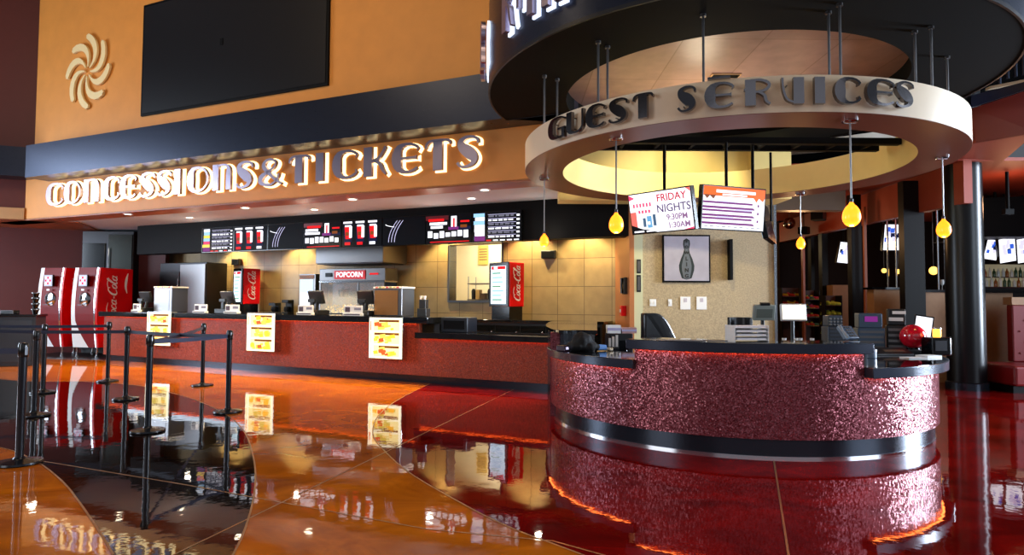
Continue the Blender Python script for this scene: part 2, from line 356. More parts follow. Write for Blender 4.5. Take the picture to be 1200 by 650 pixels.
redp = [(16, 10.5), (4.0, 10.9), (1.0, 11.1), (-.6, 11.9), first]+redc[1:]+[(1.3, 3.0), (2.6, 1.6), (5, .6), (16, .5)]
# the red field runs up to the counter toe and far right
redp = [(16, 26), (6, 26), (-.9, 12.6), first]+redc[1:]+[(1.3, 3.0), (2.6, 1.6), (5, .6), (16, .5)]
flat_poly(redp, .0012, 'floor', M_REDF, 'deep red stained field of the polished floor around the desk')
def strip(pts, w, name, label, z=.0024):
    mb = MB(); vs = []; n = len(pts)
    for i, p in enumerate(pts):
        a = pts[max(i-1, 0)]; b = pts[min(i+1, n-1)]; dx, dy = b[0]-a[0], b[1]-a[1]; l = math.hypot(dx, dy)
        for s in (1, -1): vs.append((p[0]-dy/l*w*s/2, p[1]+dx/l*w*s/2, z))
    mb.keep = True
    mb.add(vs, [(2*i, 2*i+1, 2*i+3, 2*i+2) for i in range(n-1)])
    o = struct(name, mb, M_STRIP, label=label)
    for p in o.data.polygons:
        if p.normal.z < 0: p.flip()
strip(top+ext1, .014, 'trim_1', 'thin metal divider along the right edge of the black floor swoosh')
strip(low, .014, 'trim_2', 'thin metal divider along the left edge of the black floor swoosh')
strip(redc+[(1.3, 3.0)], .014, 'trim_3', 'thin metal divider around the red floor field')
strip(fl([(603.5, 455.4), (437, 537), (204, 650)])+[(-2.6, 2.4)], .014, 'trim_4', 'straight joint in the floor running from the counter to the left', .003)
strip(fl([(42, 539), (217, 568), (500, 620), (648, 634)])+[(1.2, 3.4)], .012, 'trim_5', 'straight joint in the floor crossing the swoosh', .0032)
strip(fl([(907, 540), (924, 650)])+[(1.3, 2.6)], .014, 'trim_6', 'straight joint in the red floor in front of the desk', .003)
# wall frame builder helpers
def wstruct(name, m, label, *boxes, bevel=0):
    mb = MB()
    for b in boxes: wbox(mb, *b)
    return struct(name, mb, m, label=label, M=None, bevel=bevel) if False else _ws(name, mb, m, label, bevel)
def _ws(name, mb, m, label, bevel=0):
    o = mb.build(name, m, None, False, bevel); o.matrix_world = WM; o['kind'] = 'structure'; o['label'] = label; o['category'] = name.split('_')[0]; return o
SR = -3.6                                      # where the canopy meets the desk ring
wstruct('wall_main', M_ORWALL, 'tall ochre wall above the blue grey band', (-17.9, 3.0, -10.3, -9.9, 5.0, 10.5))
wstruct('wall_fascia', M_ORWALL, 'ochre fascia carrying the concessions lettering', (-18.21, SR, -10.05, -9.9, 3.56, 4.6))
wstruct('trim_7', M_BAND, 'long blue grey metal band above the lettering', (-17.25, -3.3, -9.95, -9.35, 4.48, 5.27))
wstruct('trim_8', M_BAND, 'band return behind the round canopy', (-3.3, 2.6, -10.3, -9.9, 4.72, 5.27))
# ceiling of the concession area: brown lip, then grey
wstruct('ceiling_lip', M_SOFF, 'brown soffit lip under the ochre fascia', (-19.5, SR+.3, -10.45, -9.9, 3.54, 3.58))
wstruct('ceiling', M_CEIL, 'grey ceiling over the concession counter', (-21, -4.1, -14.2, -10.45, 3.56, 3.62), (-4.1, -2.95, -14.2, -11.7, 3.56, 3.62))
wstruct('wall_bulkhead', M_BLACK, 'black bulkhead carrying the menu screens', (onw(161, 280, -11.95)[0], -2.95, -12.3, -11.95, 2.77, 3.56))
# left wall: 135 degree corner
c0 = W(-18.21, -9.9); LA = R(20.8); LM = Matrix.Translation(c0) @ Matrix.Rotation(LA, 4, 'Z')
def lstruct(name, m, label, *bx):
    mb = MB()
    for b in bx: mb.box(*b)
    o = mb.build(name, m); o.matrix_world = LM; o['kind'] = 'structure'; o['label'] = label; o['category'] = name.split('_')[0]
lstruct('wall_left', M_REDW, 'maroon upper left wall', (-8, .55, .35, .7, 5.0, 10.5), (-8, .1, 0, .4, 3.83, 4.6))
lstruct('trim_9', M_BAND, 'blue grey band on the left wall', (-8, .35, -.6, .4, 4.58, 5.32))
lstruct('trim_10', M_TAN, 'tan ledge below the maroon left wall', (-8, 0, -.06, .4, 3.56, 3.85))
lstruct('ceiling_left', M_SOFF, 'brown soffit at the far left', (-8, 1.2, .0, 3.0, 3.54, 3.58))
lstruct('wall_lower_left', M_REDW, 'maroon wall behind the drink machines', (-8, 1.35, 2.1, 2.4, 0, 3.56))
# tiled back wall with kitchen opening
ws0, wz1 = onw(527.5, 287, -13.5); ws1, wz0 = onw(588, 352, -13.5)
wstruct('wall_back', M_TILE, 'beige tiled back wall of the concession stand', (-20.5, ws0, -13.8, -13.5, 0, 3.6), (ws1, -1.0, -13.8, -13.5, 0, 3.6), (ws0, ws1, -13.8, -13.5, 0, wz0), (ws0, ws1, -13.8, -13.5, wz1, 3.6))
wstruct('window_1', M_STEEL, 'steel frame of the kitchen pass-through', (ws0, ws1, -13.82, -13.44, wz0-.05, wz0), (ws0-.04, ws0, -13.82, -13.46, wz0-.05, wz1), (ws1, ws1+.04, -13.82, -13.46, wz0-.05, wz1))
wstruct('wall_kitchen', M_CREAM, 'bright cream kitchen seen through the pass-through', (ws0-1.5, ws1+1.5, -15.6, -15.5, 0, 3.6), (ws0-1.6, ws0-1.5, -15.6, -13.8, 0, 3.6), (ws1+1.5, ws1+1.6, -15.6, -13.8, 0, 3.6), (ws0-1.5, ws1+1.5, -15.6, -13.8, 3.5, 3.6))
# ------------------------------------------------------------------ partition behind the desk
YA = 12.1
def ax(px, Y): return (px-600)/F*Y*1.0 + 0
def X_(px, Y, py=350): return at(px, py, Y).x
def Z_(py, Y, px=850): return at(px, py, Y).z
xa0, xa1, xa2 = X_(745, YA), X_(856, YA), X_(911, YA)
mb = MB(); mb.box(xa0+.06, xa1, YA, YA+1.7, 0, 4.62); mb.box(xa1+.03, xa2-.02, YA+.12, YA+1.4, 0, 4.62)
struct('wall_partition', mb, M_WALLP, label='speckled tan wallpapered partition behind the desk')
mb = MB(); mb.box(X_(737, YA), X_(742.5, YA), YA-.06, YA+1.6, 0, 3.55); struct('trim_11', mb, mat('copper_trim', (188, 120, 74), .35, .3), label='copper coloured edge post of the partition')
mb = MB(); mb.box(X_(742.5, YA), X_(753, YA), YA-.03, YA+.3, 0, 4.0); struct('trim_12', mb, mat('sage_trim', (196, 196, 160), .4), label='pale green vertical strip beside the partition')
mb = MB(); mb.box(xa2-.02, xa2+.03, YA+.08, YA+.2, 0, 3.6); struct('trim_13', mb, M_CHROME, label='metal corner guard of the partition')
mb = MB(); mb.box(X_(655, 11.6), X_(777, 11.6), 11.55, 12.0, 3.35, Z_(162, 11.5)); mb.box(X_(780, 11.6), X_(849, 11.6), 11.5, 12.0, 3.35, Z_(160, 11.5)); mb.box(X_(851.5, 11.6), X_(877, 11.6), 11.5, 12.0, 3.35, Z_(160, 11.5)); mb.box(X_(880, 11.4), X_(925, 11.4), 11.25, 12.0, 3.35, Z_(155, 11.3))
struct('wall_header', mb, M_RINGI, label='warm yellow header panels seen through the ring')
mb = MB(); mb.box(1.0, 5.0, 12.6, 12.8, 4.2, 6.5); struct('wall_upper_back', mb, M_BLACK, label='black wall above the partition')
mb = MB(); pts_ = [at(927, 178, 12.6), at(1068, 166, 12.6), at(1072, 148, 12.6), at(927, 168, 12.6)]
mb.add(pts_+[p+Vector((0, .3, 0)) for p in pts_], [(0, 1, 2, 3), (7, 6, 5, 4), (0, 4, 5, 1), (1, 5, 6, 2), (2, 6, 7, 3), (3, 7, 4, 0)])
struct('ceiling_pale_soffit', mb, mat('pale_soffit', (214, 206, 190), .6), label='pale soffit seen through the ring at the right')
# ================================================================== ROUND CANOPY DISC + RING
DC = (2.98, 8.93); RD = 3.32; RH = 2.226; ZD = 4.4; DT = 1.25
th = thing('round_canopy', 'huge dark round ceiling canopy with a round opening above the guest services ring', 'canopy', (DC[0], DC[1], ZD))
def disc_poly(n=160):
    """outer outline, cut straight where it meets the band at the left rear"""
    out = []
    for i in range(n):
        a = 2*PI*i/n; p = Vector((DC[0]+RD*math.cos(a), DC[1]+RD*math.sin(a), 0))
        lim = -9.2
        s_, n_ = p.dot(DW), p.dot(NW)
        if n_ < lim and s_ < -3.15: p = W(s_, lim)
        out.append((p.x-DC[0], p.y-DC[1]))
    return out
OUT = disc_poly(); NN = len(OUT)
inn = [(RH*math.cos(2*PI*i/NN), RH*math.sin(2*PI*i/NN)) for i in range(NN)]
mb = MB(); vs = [(x, y, 0) for x, y in OUT]+[(x, y, 0) for x, y in inn]+[(x, y, .24) for x, y in inn]
fs = []
for i in range(NN):
    j = (i+1) % NN; fs += [(i, j, NN+j, NN+i), (NN+i, NN+j, 2*NN+j, 2*NN+i)]
mb.add(vs, fs); mb.build('underside', M_DISCB, th, True)
mb = MB(); vs = [(x, y, 0) for x, y in OUT]+[(x, y, DT) for x, y in OUT]
mb.add(vs, [(i, (i+1) % NN, NN+(i+1) % NN, NN+i) for i in range(NN)]+[tuple(NN+i for i in range(NN))])
mb.build('rim', M_BAND, th, True)
mb = MB(); vs = [(x*1.001, y*1.001, -.012) for x, y in OUT]+[(x*1.001, y*1.001, .03) for x, y in OUT]+[(x*.994, y*.994, -.012) for x, y in OUT]
mb.add(vs, [(i, (i+1) % NN, NN+(i+1) % NN, NN+i) for i in range(NN)]+[(i, (i+1) % NN, 2*NN+(i+1) % NN, 2*NN+i) for i in range(NN)])
mb.build('rim_edge', M_STEELD, th, True)
M_DTILE = tile_mat('pinkish_tile', (190, 150, 138), (150, 110, 96), 1.1, 5)
m = M_DTILE; # panel joints from x,y instead of x,z
for nd in m.node_tree.nodes:
    if nd.type == 'COMBXYZ':
        sx = [n for n in m.node_tree.nodes if n.type == 'SEPXYZ'][0]; m.node_tree.links.new(sx.outputs['Y'], nd.inputs['Y'])
    if nd.type == 'TEX_BRICK': nd.inputs['Brick Width'].default_value = .95; nd.inputs['Row Height'].default_value = 1.4; nd.inputs['Mortar Size'].default_value = .008
mb = MB(); mb.lathe([(.01, .24), (RH+.05, .24)], 96); mb.lathe([(.01, .27), (RH+.05, .27)], 96); mb.build('panel_ceiling', M_DTILE, th)
# a small air grille in it
g = at(850, 92, 8.2); g.z = ZD+.235
mb = MB(); mb.box(-.2, .2, -.07, .07, -.02, 0); 
for k in range(4): mb.box(-.18, .18, -.055+k*.032, -.04+k*.032, -.028, -.018, 1)
o = mb.build('air_grille', [M_TAN, M_BLACK]); o.location = (onz(850, 91, ZD+.2).x, onz(850, 91, ZD+.2).y, ZD+.24); tag(o, 'small brown air grille in the round canopy opening', 'vent')
# ring
RC = (2.869, 8.597); RO, RI, Z0, Z1 = 2.70, 2.185, 3.28, 3.628
th = thing('ring_sign', 'hanging cream ring with brown underside lettered guest services', 'sign', (RC[0], RC[1], Z0))
mb = MB(); mb.arc(RO-.04, RO, 0, Z1-Z0, 0, 2*PI, n=180); mb.build('outer_face', M_RINGF, th, True)
mb = MB(); mb.arc(RI, RI+.04, 0, .42, 0, 2*PI, n=150); mb.build('inner_face', M_RINGI, th, True)
mb = MB(); mb.arc(RI+.002, RO-.002, -.004, .03, 0, 2*PI, n=180); mb.build('underside', M_RINGB, th, True)
mb = MB(); mb.arc(RI+.04, RO-.04, .2, .24, 0, 2*PI, n=150); mb.build('top_panel', M_BLACK, th, True)
# suspension rods
for k, (px, py, r_) in enumerate([(638, 98, 0), (653, 102, 0), (701, 59.5, 0), (712, 65, 0), (824, 29, 0), (971, 26, 0), (984, 17, 0), (1072, 48, 0), (1091, 43, 0), (1110, 77, 0)]):
    p = onz(px, py, 4.291); p.z = Z0+.2
    q = ['first', 'second', 'third', 'fourth', 'fifth', 'sixth', 'seventh', 'eighth', 'ninth', 'tenth'][k]
    mb = MB(); mb.tube([(0, 0, 0), (0, 0, ZD-Z0-.2)], .013, 8); mb.lathe([(.03, ZD-Z0-.23), (.03, ZD-Z0-.2)], 12)
    o = mb.build('suspension_rod', M_STEEL, None, True); o.location = p
    tag(o, 'thin steel rod holding the ring sign, %s of ten counted from the left' % q, 'rod', 'suspension rods of the ring sign')
# ring letters
RL = [('G', 643, 664), ('U', 664, 686), ('E', 688, 710), ('S', 714, 736), ('T', 742, 766), ('S', 794, 815), ('E', 826, 859), ('R', 872, 903), ('V', 915, 941), ('I', 954, 965), ('C', 978, 1007), ('E', 1014, 1046), ('S', 1048, 1069)]
def ring_az(px, r, z):
    best = None
    for i in range(1600):
        a = PI*.85+PI*1.3*i/1600; p = Vector((RC[0]+r*math.cos(a), RC[1]+r*math.sin(a), z))-O
        x = 600+F*p.dot(RT)/p.dot(FW)
        if p.dot(Vector((math.cos(a), math.sin(a), 0))) > 0: continue
        if best is None or abs(x-px) < best[0]: best = (abs(x-px), a)
    return best[1]
WORD = 'first second third fourth fifth sixth seventh eighth ninth tenth eleventh'.split()
M_DARKL = mat('dark_mirror_letter', (120, 116, 118), .12, 1)
for k, (ch, x0, x1) in enumerate(RL):
    r_ = RO+.07; a0, a1 = ring_az(x0, r_, 3.45), ring_az(x1, r_, 3.45)
    zb, hh = 3.332, .245; wdt = (a1-a0)*r_; ac = (a0+a1)/2
    ctr = Vector((RC[0]+r_*math.cos(ac), RC[1]+r_*math.sin(ac), zb))
    fn = lambda u, v, d: Vector((RC[0]+(RO+.045+d)*math.cos(a0+u/r_), RC[1]+(RO+.045+d)*math.sin(a0+u/r_), zb+v))-ctr
    word = 'GUEST' if k < 5 else 'SERVICES'; idx = k if k < 5 else k-5
    root = thing('sign_letter', 'mirror-polished metal letter %s, %s letter of %s on the ring' % (ch, WORD[idx], word.lower().capitalize()), 'letter', ctr, 0, 'guest services sign letters')
    mb = glyph(ch, fn, 0, .045, hh, wdt)
    if word == 'SERVICES' and idx == 1: glyph('macron', fn, 0, .045, hh, wdt, mb=mb)
    mb.build('letter_body', M_DARKL, root)
    mb = MB()
    for u, v in ((.3, .25), (.3, .75)):
        p0 = fn(u*wdt, v*hh, 0); p1 = fn(u*wdt, v*hh, -.05); mb.tube([p0, p1], .006, 6)
    mb.build('standoff_pins', M_STEELD, root)
# canopy rim letters (cropped by the top of the photo)
def disc_az(px, r, z):
    best = None
    for i in range(1600):
        a = PI*.8+PI*.6*i/1600; p = Vector((DC[0]+r*math.cos(a), DC[1]+r*math.sin(a), z))-O
        if p.dot(Vector((math.cos(a), math.sin(a), 0))) > 0: continue
        x = 600+F*p.dot(RT)/p.dot(FW)
        if best is None or abs(x-px) < best[0]: best = (abs(x-px), a)
    return best[1]
RLT = [('U', 192, 198), ('C', 200, 205.5), ('K', 207.5, 213), ('S', 214.5, 219), ('T', 220.5, 225.5), ('I', 226.5, 229), ('I', 231, 233.5)]
RLT = []
prev = R(177)
for ch, wd in (('I', .10), ('U', .22), ('R', .22)):
    RLT.append((ch, prev, prev+wd/(RD+.1), .62)); prev += (wd+.07)/(RD+.1)
for px0, px1, ch, hh_ in ((585, 596, 'K', .62), (599, 608, 'I', .3), (611, 625, 'I', .62), (629, 642, 'I', .62), (646, 656, 'I', .62)):
    RLT.append((ch, disc_az(px0, RD+.15, 4.7), disc_az(px1, RD+.15, 4.7), hh_))
for k, (ch, a0, a1, hh) in enumerate(RLT):
    zb = ZD+(.26 if hh > .4 else .42); r_ = RD+.12; wdt = (a1-a0)*r_; ac = (a0+a1)/2; ctr = Vector((DC[0]+r_*math.cos(ac), DC[1]+r_*math.sin(ac), zb))
    fn = lambda u, v, d: Vector((DC[0]+(RD+d)*math.cos(a0+u/r_), DC[1]+(RD+d)*math.sin(a0+u/r_), zb+v))-ctr
    root = thing('sign_letter', 'cool halo-lit metal letter on the round canopy rim, %s from the left' % WORD[k], 'letter', ctr, 0, 'letters on the round canopy rim')
    glyph(ch, fn, .06, .12, hh, wdt, fat=.01, ws=.62).build('letter_body', M_LET, root)
    glyph(ch, fn, .004, .03, hh, wdt, grow=.014, fat=.01, ws=.62).build('halo_backing', M_HALOC, root)
# ================================================================== CONCESSION LETTERS
CL = [('C', 52, 72), ('O', 74, 93), ('N', 96, 116), ('C', 119, 138), ('E', 139, 158), ('S', 162, 180), ('S', 182, 199), ('I', 202, 211), ('O', 218, 243), ('N', 247, 271), ('S', 275, 295), ('&', 301, 329), ('T', 337, 361), ('I', 367, 380), ('C', 388, 417), ('K', 424, 452), ('E', 458, 489), ('T', 497, 527), ('S', 534, 560)]
for k, (ch, x0, x1) in enumerate(CL):
    s0, _ = onw(x0, 225-(x0-60)*.09, -9.74); s1, _ = onw(x1, 225-(x0-60)*.09, -9.74); zb = 3.83; hh = .55; wdt = s1-s0
    ctr = W((s0+s1)/2, -9.82, zb)
    fn = lambda u, v, d: Vector((u-wdt/2, -(d), v))
    word, idx = ('concessions', k) if k < 11 else (('', 0) if k == 11 else ('tickets', k-12))
    lab = 'halo-lit metal letter %s, %s letter of %s' % (ch, WORD[idx], word) if word else 'halo-lit metal ampersand between concessions and tickets'
    root = thing('sign_letter', lab, 'letter', ctr, -PHI, 'concessions and tickets sign letters')
    glyph(ch, fn, 0, .06, hh, wdt, fat=.45).build('letter_body', M_LET, root)
    glyph(ch, fn, -.078, -.06, hh, wdt, grow=.02, fat=.45).build('halo_backing', M_HALO, root)
# ================================================================== UPPER WALL ITEMS
s0, zz0 = onw(166.8, 136, -9.9); s1, _ = onw(386, 101, -9.9)
th = thing('projection_screen', 'big black wall screen high on the ochre wall', 'screen', W(s0, -9.9, 5.73), -PHI)
mb = MB(); mb.box(0, s1-s0, -.05, -.0, 0, 2.6, 0); mb.build('frame', M_BLACK, th, bevel=.01)
mb = MB(); mb.box(.06, s1-s0-.06, -.058, -.052, .06, 2.54, 0); mb.build('panel', mat('screen_panel', (12, 12, 16), .35), th)
mb = MB(); mb.box(2.5, 2.58, -.07, -.058, 1.25, 1.4, 0); mb.build('sensor', M_BLACK, th)
sc, zc = onw(105.5, 84.5, -9.9)
th = thing('starburst_emblem', 'cream swirl emblem of eight curved petals on the ochre wall', 'emblem', W(sc, -9.9, zc), -PHI)
M_EMB = mat('cream_emblem', (236, 214, 160), .4)
for k in range(8):
    a = -2*PI*k/8+.12; mb = MB(); pts = []
    for j in range(11):
        t = j/10; r_ = .12+.76*t; aa = a-.95*t*t; w = .025+.19*math.sin(PI*min(1, t*.80+.03))**.9*(t*.9+.18)
        pts.append((r_*math.sin(aa), r_*math.cos(aa), w))
    pts.append((pts[-1][0]*1.03, pts[-1][1]*1.03, pts[-1][2]*.55))
    ribbon(mb, pts, lambda u, v, d: (u*.9, -d, v), .02, .07, 1, 1); mb.build('petal', M_EMB, th)
# ================================================================== CONCESSION COUNTER
def cn(s): return -10.4+.04*(s+10)
def cpoly(s0, s1, d0, d1, step=1.0):
    """plan strip along the counter face, d measured behind the face"""
    n = max(1, int((s1-s0)/step)); S = [s0+(s1-s0)*i/n for i in range(n+1)]
    return [(s, -cn(s)+d0) for s in S]+[(s, -cn(s)+d1) for s in reversed(S)]
SL = onw(122, 366, -10.7)[0]; SH = onw(489, 372, -10.2)[0]
th = thing('concession_counter', 'long red mosaic concession counter with black granite top stepping down at the right', 'counter', (0, 0, 0), -PHI)
mb = MB(); mb.prism(cpoly(SL+.1, SH, 0, .12), .14, 1.10); mb.prism(cpoly(SH, -3.85, 0, .12), .14, .84); mb.build('mosaic_front', M_MOS2, th)
mb = MB(); mb.prism(cpoly(SL+.1, SH, .12, .75), 0, 1.10); mb.prism(cpoly(SH, -3.85, .12, .75), 0, .84); mb.build('carcass', M_BLKP, th)
mb = MB(); mb.prism(cpoly(SL+.15, -3.85, .05, .11), 0, .14); mb.build('toe_kick', M_TOE, th)
mb = MB(); mb.prism(cpoly(SL, SH+.25, -.10, .85), 1.10, 1.22); mb.build('granite_top', M_GRAN, th, bevel=.008)
mb = MB(); mb.prism(cpoly(SH-.02, -3.85, -.12, .85), .83, .94); mb.build('granite_top', M_GRAN, th, bevel=.008)
mb = MB(); mb.prism(cpoly(SL+.2, SH-.05, -.03, -.006), 1.0965, 1.0985); mb.prism(cpoly(SH+.05, -3.9, -.03, -.006), .8265, .8285); mb.build('light_strip', mat('led_dim', (255, 120, 40), .5, emit=(255, 100, 40), es=4), th)
# light boxes on the counter front
def lightbox(px0, px1, py0, py1, label, seed):
    nn = -10.12 if px0 > 400 else -10.2 if px0 > 250 else -10.38
    s0, _ = onw(px0, py0, nn); s1, zb = onw(px1, py1, nn); _, zt = onw((px0+px1)/2, py0, nn)
    back = -cn((s0+s1)/2)+nn     # local depth of the counter face behind the box front
    rnd = random.Random(seed)
    th = thing('menu_lightbox', label, 'sign', W(s0, nn, zb), -PHI, 'food menu light boxes on the counter front')
    w = s1-s0; h = zt-zb
    mb = MB(); mb.box(0, w, .015, max(.08, back-.0), 0, h); mb.build('case', M_CHROME, th, bevel=.006)
    mb = MB(); mb.box(.02, w-.02, .0, .012, .02, h-.02, 0)
    iw = w-.04
    for r_ in range(3):
        z1 = h-.05-r_*(h-.07)/3; rh = (h-.07)/3-.03
        x0_ = .12; mb.rect(x0_, w-.06, z1-rh, z1, -.001, 1)
        mb.rect(x0_+.02+.1*(r_ != 1), w-.07, z1-.05, z1-.008, -.002, 2)
        for q in range(12):
            x = rnd.uniform(x0_, w-.2); z = rnd.uniform(z1-rh, z1-.11); sz = rnd.uniform(.04, .10)
            mb.quad((x, -.003-q*.0003, z), (x+sz*1.4, -.003-q*.0003, z+.01), (x+sz*1.2, -.003-q*.0003, z+sz), (x-.01, -.003-q*.0003, z+sz*.8), rnd.choice([3, 3, 4, 5, 5]))
        mb.rect(.045, .07, z1-rh, z1-.03, -.001, 4 if r_ == 0 else 1)
    mb.build('lit_panel', [S_CRM, scr('warm', (255, 226, 150), 2.0), S_BRN, S_AMB, scr('tomato', (230, 90, 40), 1.6), S_YEL], th)
lightbox(172, 199, 365, 406, 'bright food menu light box on the counter front, nearest the drink machines', 1)
lightbox(289, 321, 366, 413, 'bright food menu light box on the counter front, middle one of three', 2)
lightbox(432, 471, 371, 422, 'bright food menu light box on the counter front, beside the counter step', 3)
# ================================================================== MENU SCREENS
def menu_screen(i, kind, s0, s1, label):
    th = thing('menu_screen', label, 'screen', W(s0, -11.95, 2.74), -PHI, 'menu screens on the black bulkhead')
    w = s1-s0-.012; h = .63; rnd = random.Random(i+40)
    mb = MB(); mb.box(0, w, -.10, -.0, 0, h); mb.build('bezel', M_BLKG, th)
    mb = MB(); mb.box(.012, w-.012, -.105, -.101, .012, h-.012, 0); y = -.107
    def rc(x0, x1, z0, z1, mi):
        nonlocal y; y -= .0002; mb.rect(x0*w, x1*w, z0*h, z1*h, y, mi)
    if kind == 'list':
        for k in range(7): rc(.03+rnd.random()*.05, .26, .08+k*.125, .08+(k+.95)*.125, rnd.choice([1, 4, 7, 4, 1, 9]))
        rc(.05, .27, .04, .2, 8)
        for k in range(6):
            zz = .9-k*.135; rc(.33, .9, zz-.012, zz, 10)
            x = .34
            while x < .84: e = x+rnd.uniform(.04, .14); rc(x, min(e, .85), zz-.085, zz-.035, 1 if k % 2 else 11); x = e+.025
            rc(.91, .97, zz-.09, zz-.03, 1)
        for k in range(5): rc(.3+k*.14, .4+k*.14, .03, .07, rnd.choice([2, 1, 1]))
    elif kind == 'cups':
        for k in range(3):
            x = .06+k*.31
            rc(x-.02, x+.2, .86, .93, 1); rc(x, x+.2, .18, .82, 3)
            pts = [(x+.01, .74), (x+.2, .74), (x+.17, .3), (x+.04, .3)]
            y -= .0002; mb.add([(a*w, y, b*h) for a, b in pts], [(0, 1, 2, 3)], 2)
            rc(x+.13, x+.2, .34, .76, 1); rc(x+.02, x+.18, .74, .8, 1); rc(x+.04, x+.12, .42, .55, 5)
            rc(x+.02, x+.16, .08, .18, 2 if k < 2 else 1)
    elif kind == 'promo':
        rc(.0, .5, .8, .95, 12)
        for k in range(3): rc(.04+rnd.random()*.08, .3+rnd.random()*.2, .52+k*.12, .61+k*.12, [1, 1, 2][k])
        rc(.56, .68, .5, .92, 1); rc(.6, .64, .55, .85, 2); rc(.5, .78, .46, .56, 8); rc(.76, .95, .7, .76, 2); rc(.72, .98, .46, .56, 3)
        rc(.76, .9, .52, .62, 5)
        for k in range(7): x = .05+k*.13; rc(x, x+.1, .18+rnd.random()*.06, .36+rnd.random()*.08, 1)
        rc(.1, .95, .05, .075, 2)
    else:
        for j in range(4):
            pts = []
            for q in range(10):
                t = q/9
                pts.append(((.08+.05*j+.2*t*t+.02*j) , (.12+.75*t) if j else (.75-.1*t), .012 if j else .02))
            ribbon(mb, pts, lambda u, v, d: (u*w, y-.001-d, v*h), 0, .0005, 1, 1, mi=10 if j else 1)
    mb.build('display', [S_BLK, S_WHT, S_RED, S_NAV, S_LBL, S_BRN, S_BLU, S_YEL, S_PUR, S_PNK, S_LAV, S_GRY, mat('screen_dkred', (5, 5, 5), .3, emit=(90, 8, 20), es=.9)], th)
sx0 = -14.13; stp = (9.01)/8
for i, (k, lab) in enumerate([('list', 'leftmost menu screen, price list with coloured food pictures'), ('cups', 'menu screen with three red drinks, second from the left'), ('swirl', 'nearly black menu screen with white swirl, third from the left'), ('promo', 'black menu screen with white and red offers, fourth from the left'), ('cups', 'menu screen with three red drinks, above the popcorn machine'), ('swirl', 'nearly black menu screen with white swirl, sixth from the left'), ('promo', 'black menu screen with white and red offers, second from the right end'), ('list', 'rightmost menu screen, long white price list')]):
    menu_screen(i, k, sx0+i*stp, sx0+(i+1)*stp, lab)
# ================================================================== CEILING DOWNLIGHTS
dl = [(287.5, 243, 3.54), (413, 233, 3.54), (552.5, 232, 3.56), (568, 222, 3.54), (368.5, 245, 3.56), (150, 250.5, 3.54), (222, 254.5, 3.56)]
names = ['above the middle of the counter', 'on the brown lip near the popcorn machine', 'on the grey ceiling near the ring', 'on the brown lip near the ring', 'on the grey ceiling above the menu screens', 'on the brown lip near the drink machines', 'on the grey ceiling near the first menu screen']
def lamp_light(loc, typ, e, col, size=.1, rot=None, ang=None, blend=.6, sy=None):
    l = bpy.data.lights.new('light', typ); l.energy = e; l.color = col
    if typ == 'AREA':
        l.size = size
        if sy: l.shape = 'RECTANGLE'; l.size_y = sy
    else: l.shadow_soft_size = size
    if typ == 'SPOT': l.spot_size = ang; l.spot_blend = blend
    o = bpy.data.objects.new('light', l); COL.objects.link(o); o.location = loc
    if rot is not None: o.rotation_euler = Vector(rot).to_track_quat('-Z', 'Y').to_euler()
    return o
for k, (px, py, h) in enumerate(dl):
    p = onz(px, py, h); th = thing('downlight', 'round recessed downlight '+names[k], 'downlight', p, 0, 'downlights over the concession counter')
    mb = MB(); mb.arc(.075, .105, -.014, .0, 0, 2*PI, n=28); mb.build('trim_ring', M_WHITE, th, True)
    mb = MB(); mb.lathe([(.001, -.004), (.076, -.004)], 24); mb.build('lens', M_DOWN, th)
    lamp_light(p-Vector((0, 0, .03)), 'SPOT', 700, (1, .76, .42), .05, (0, 0, -1), R(110), .8)
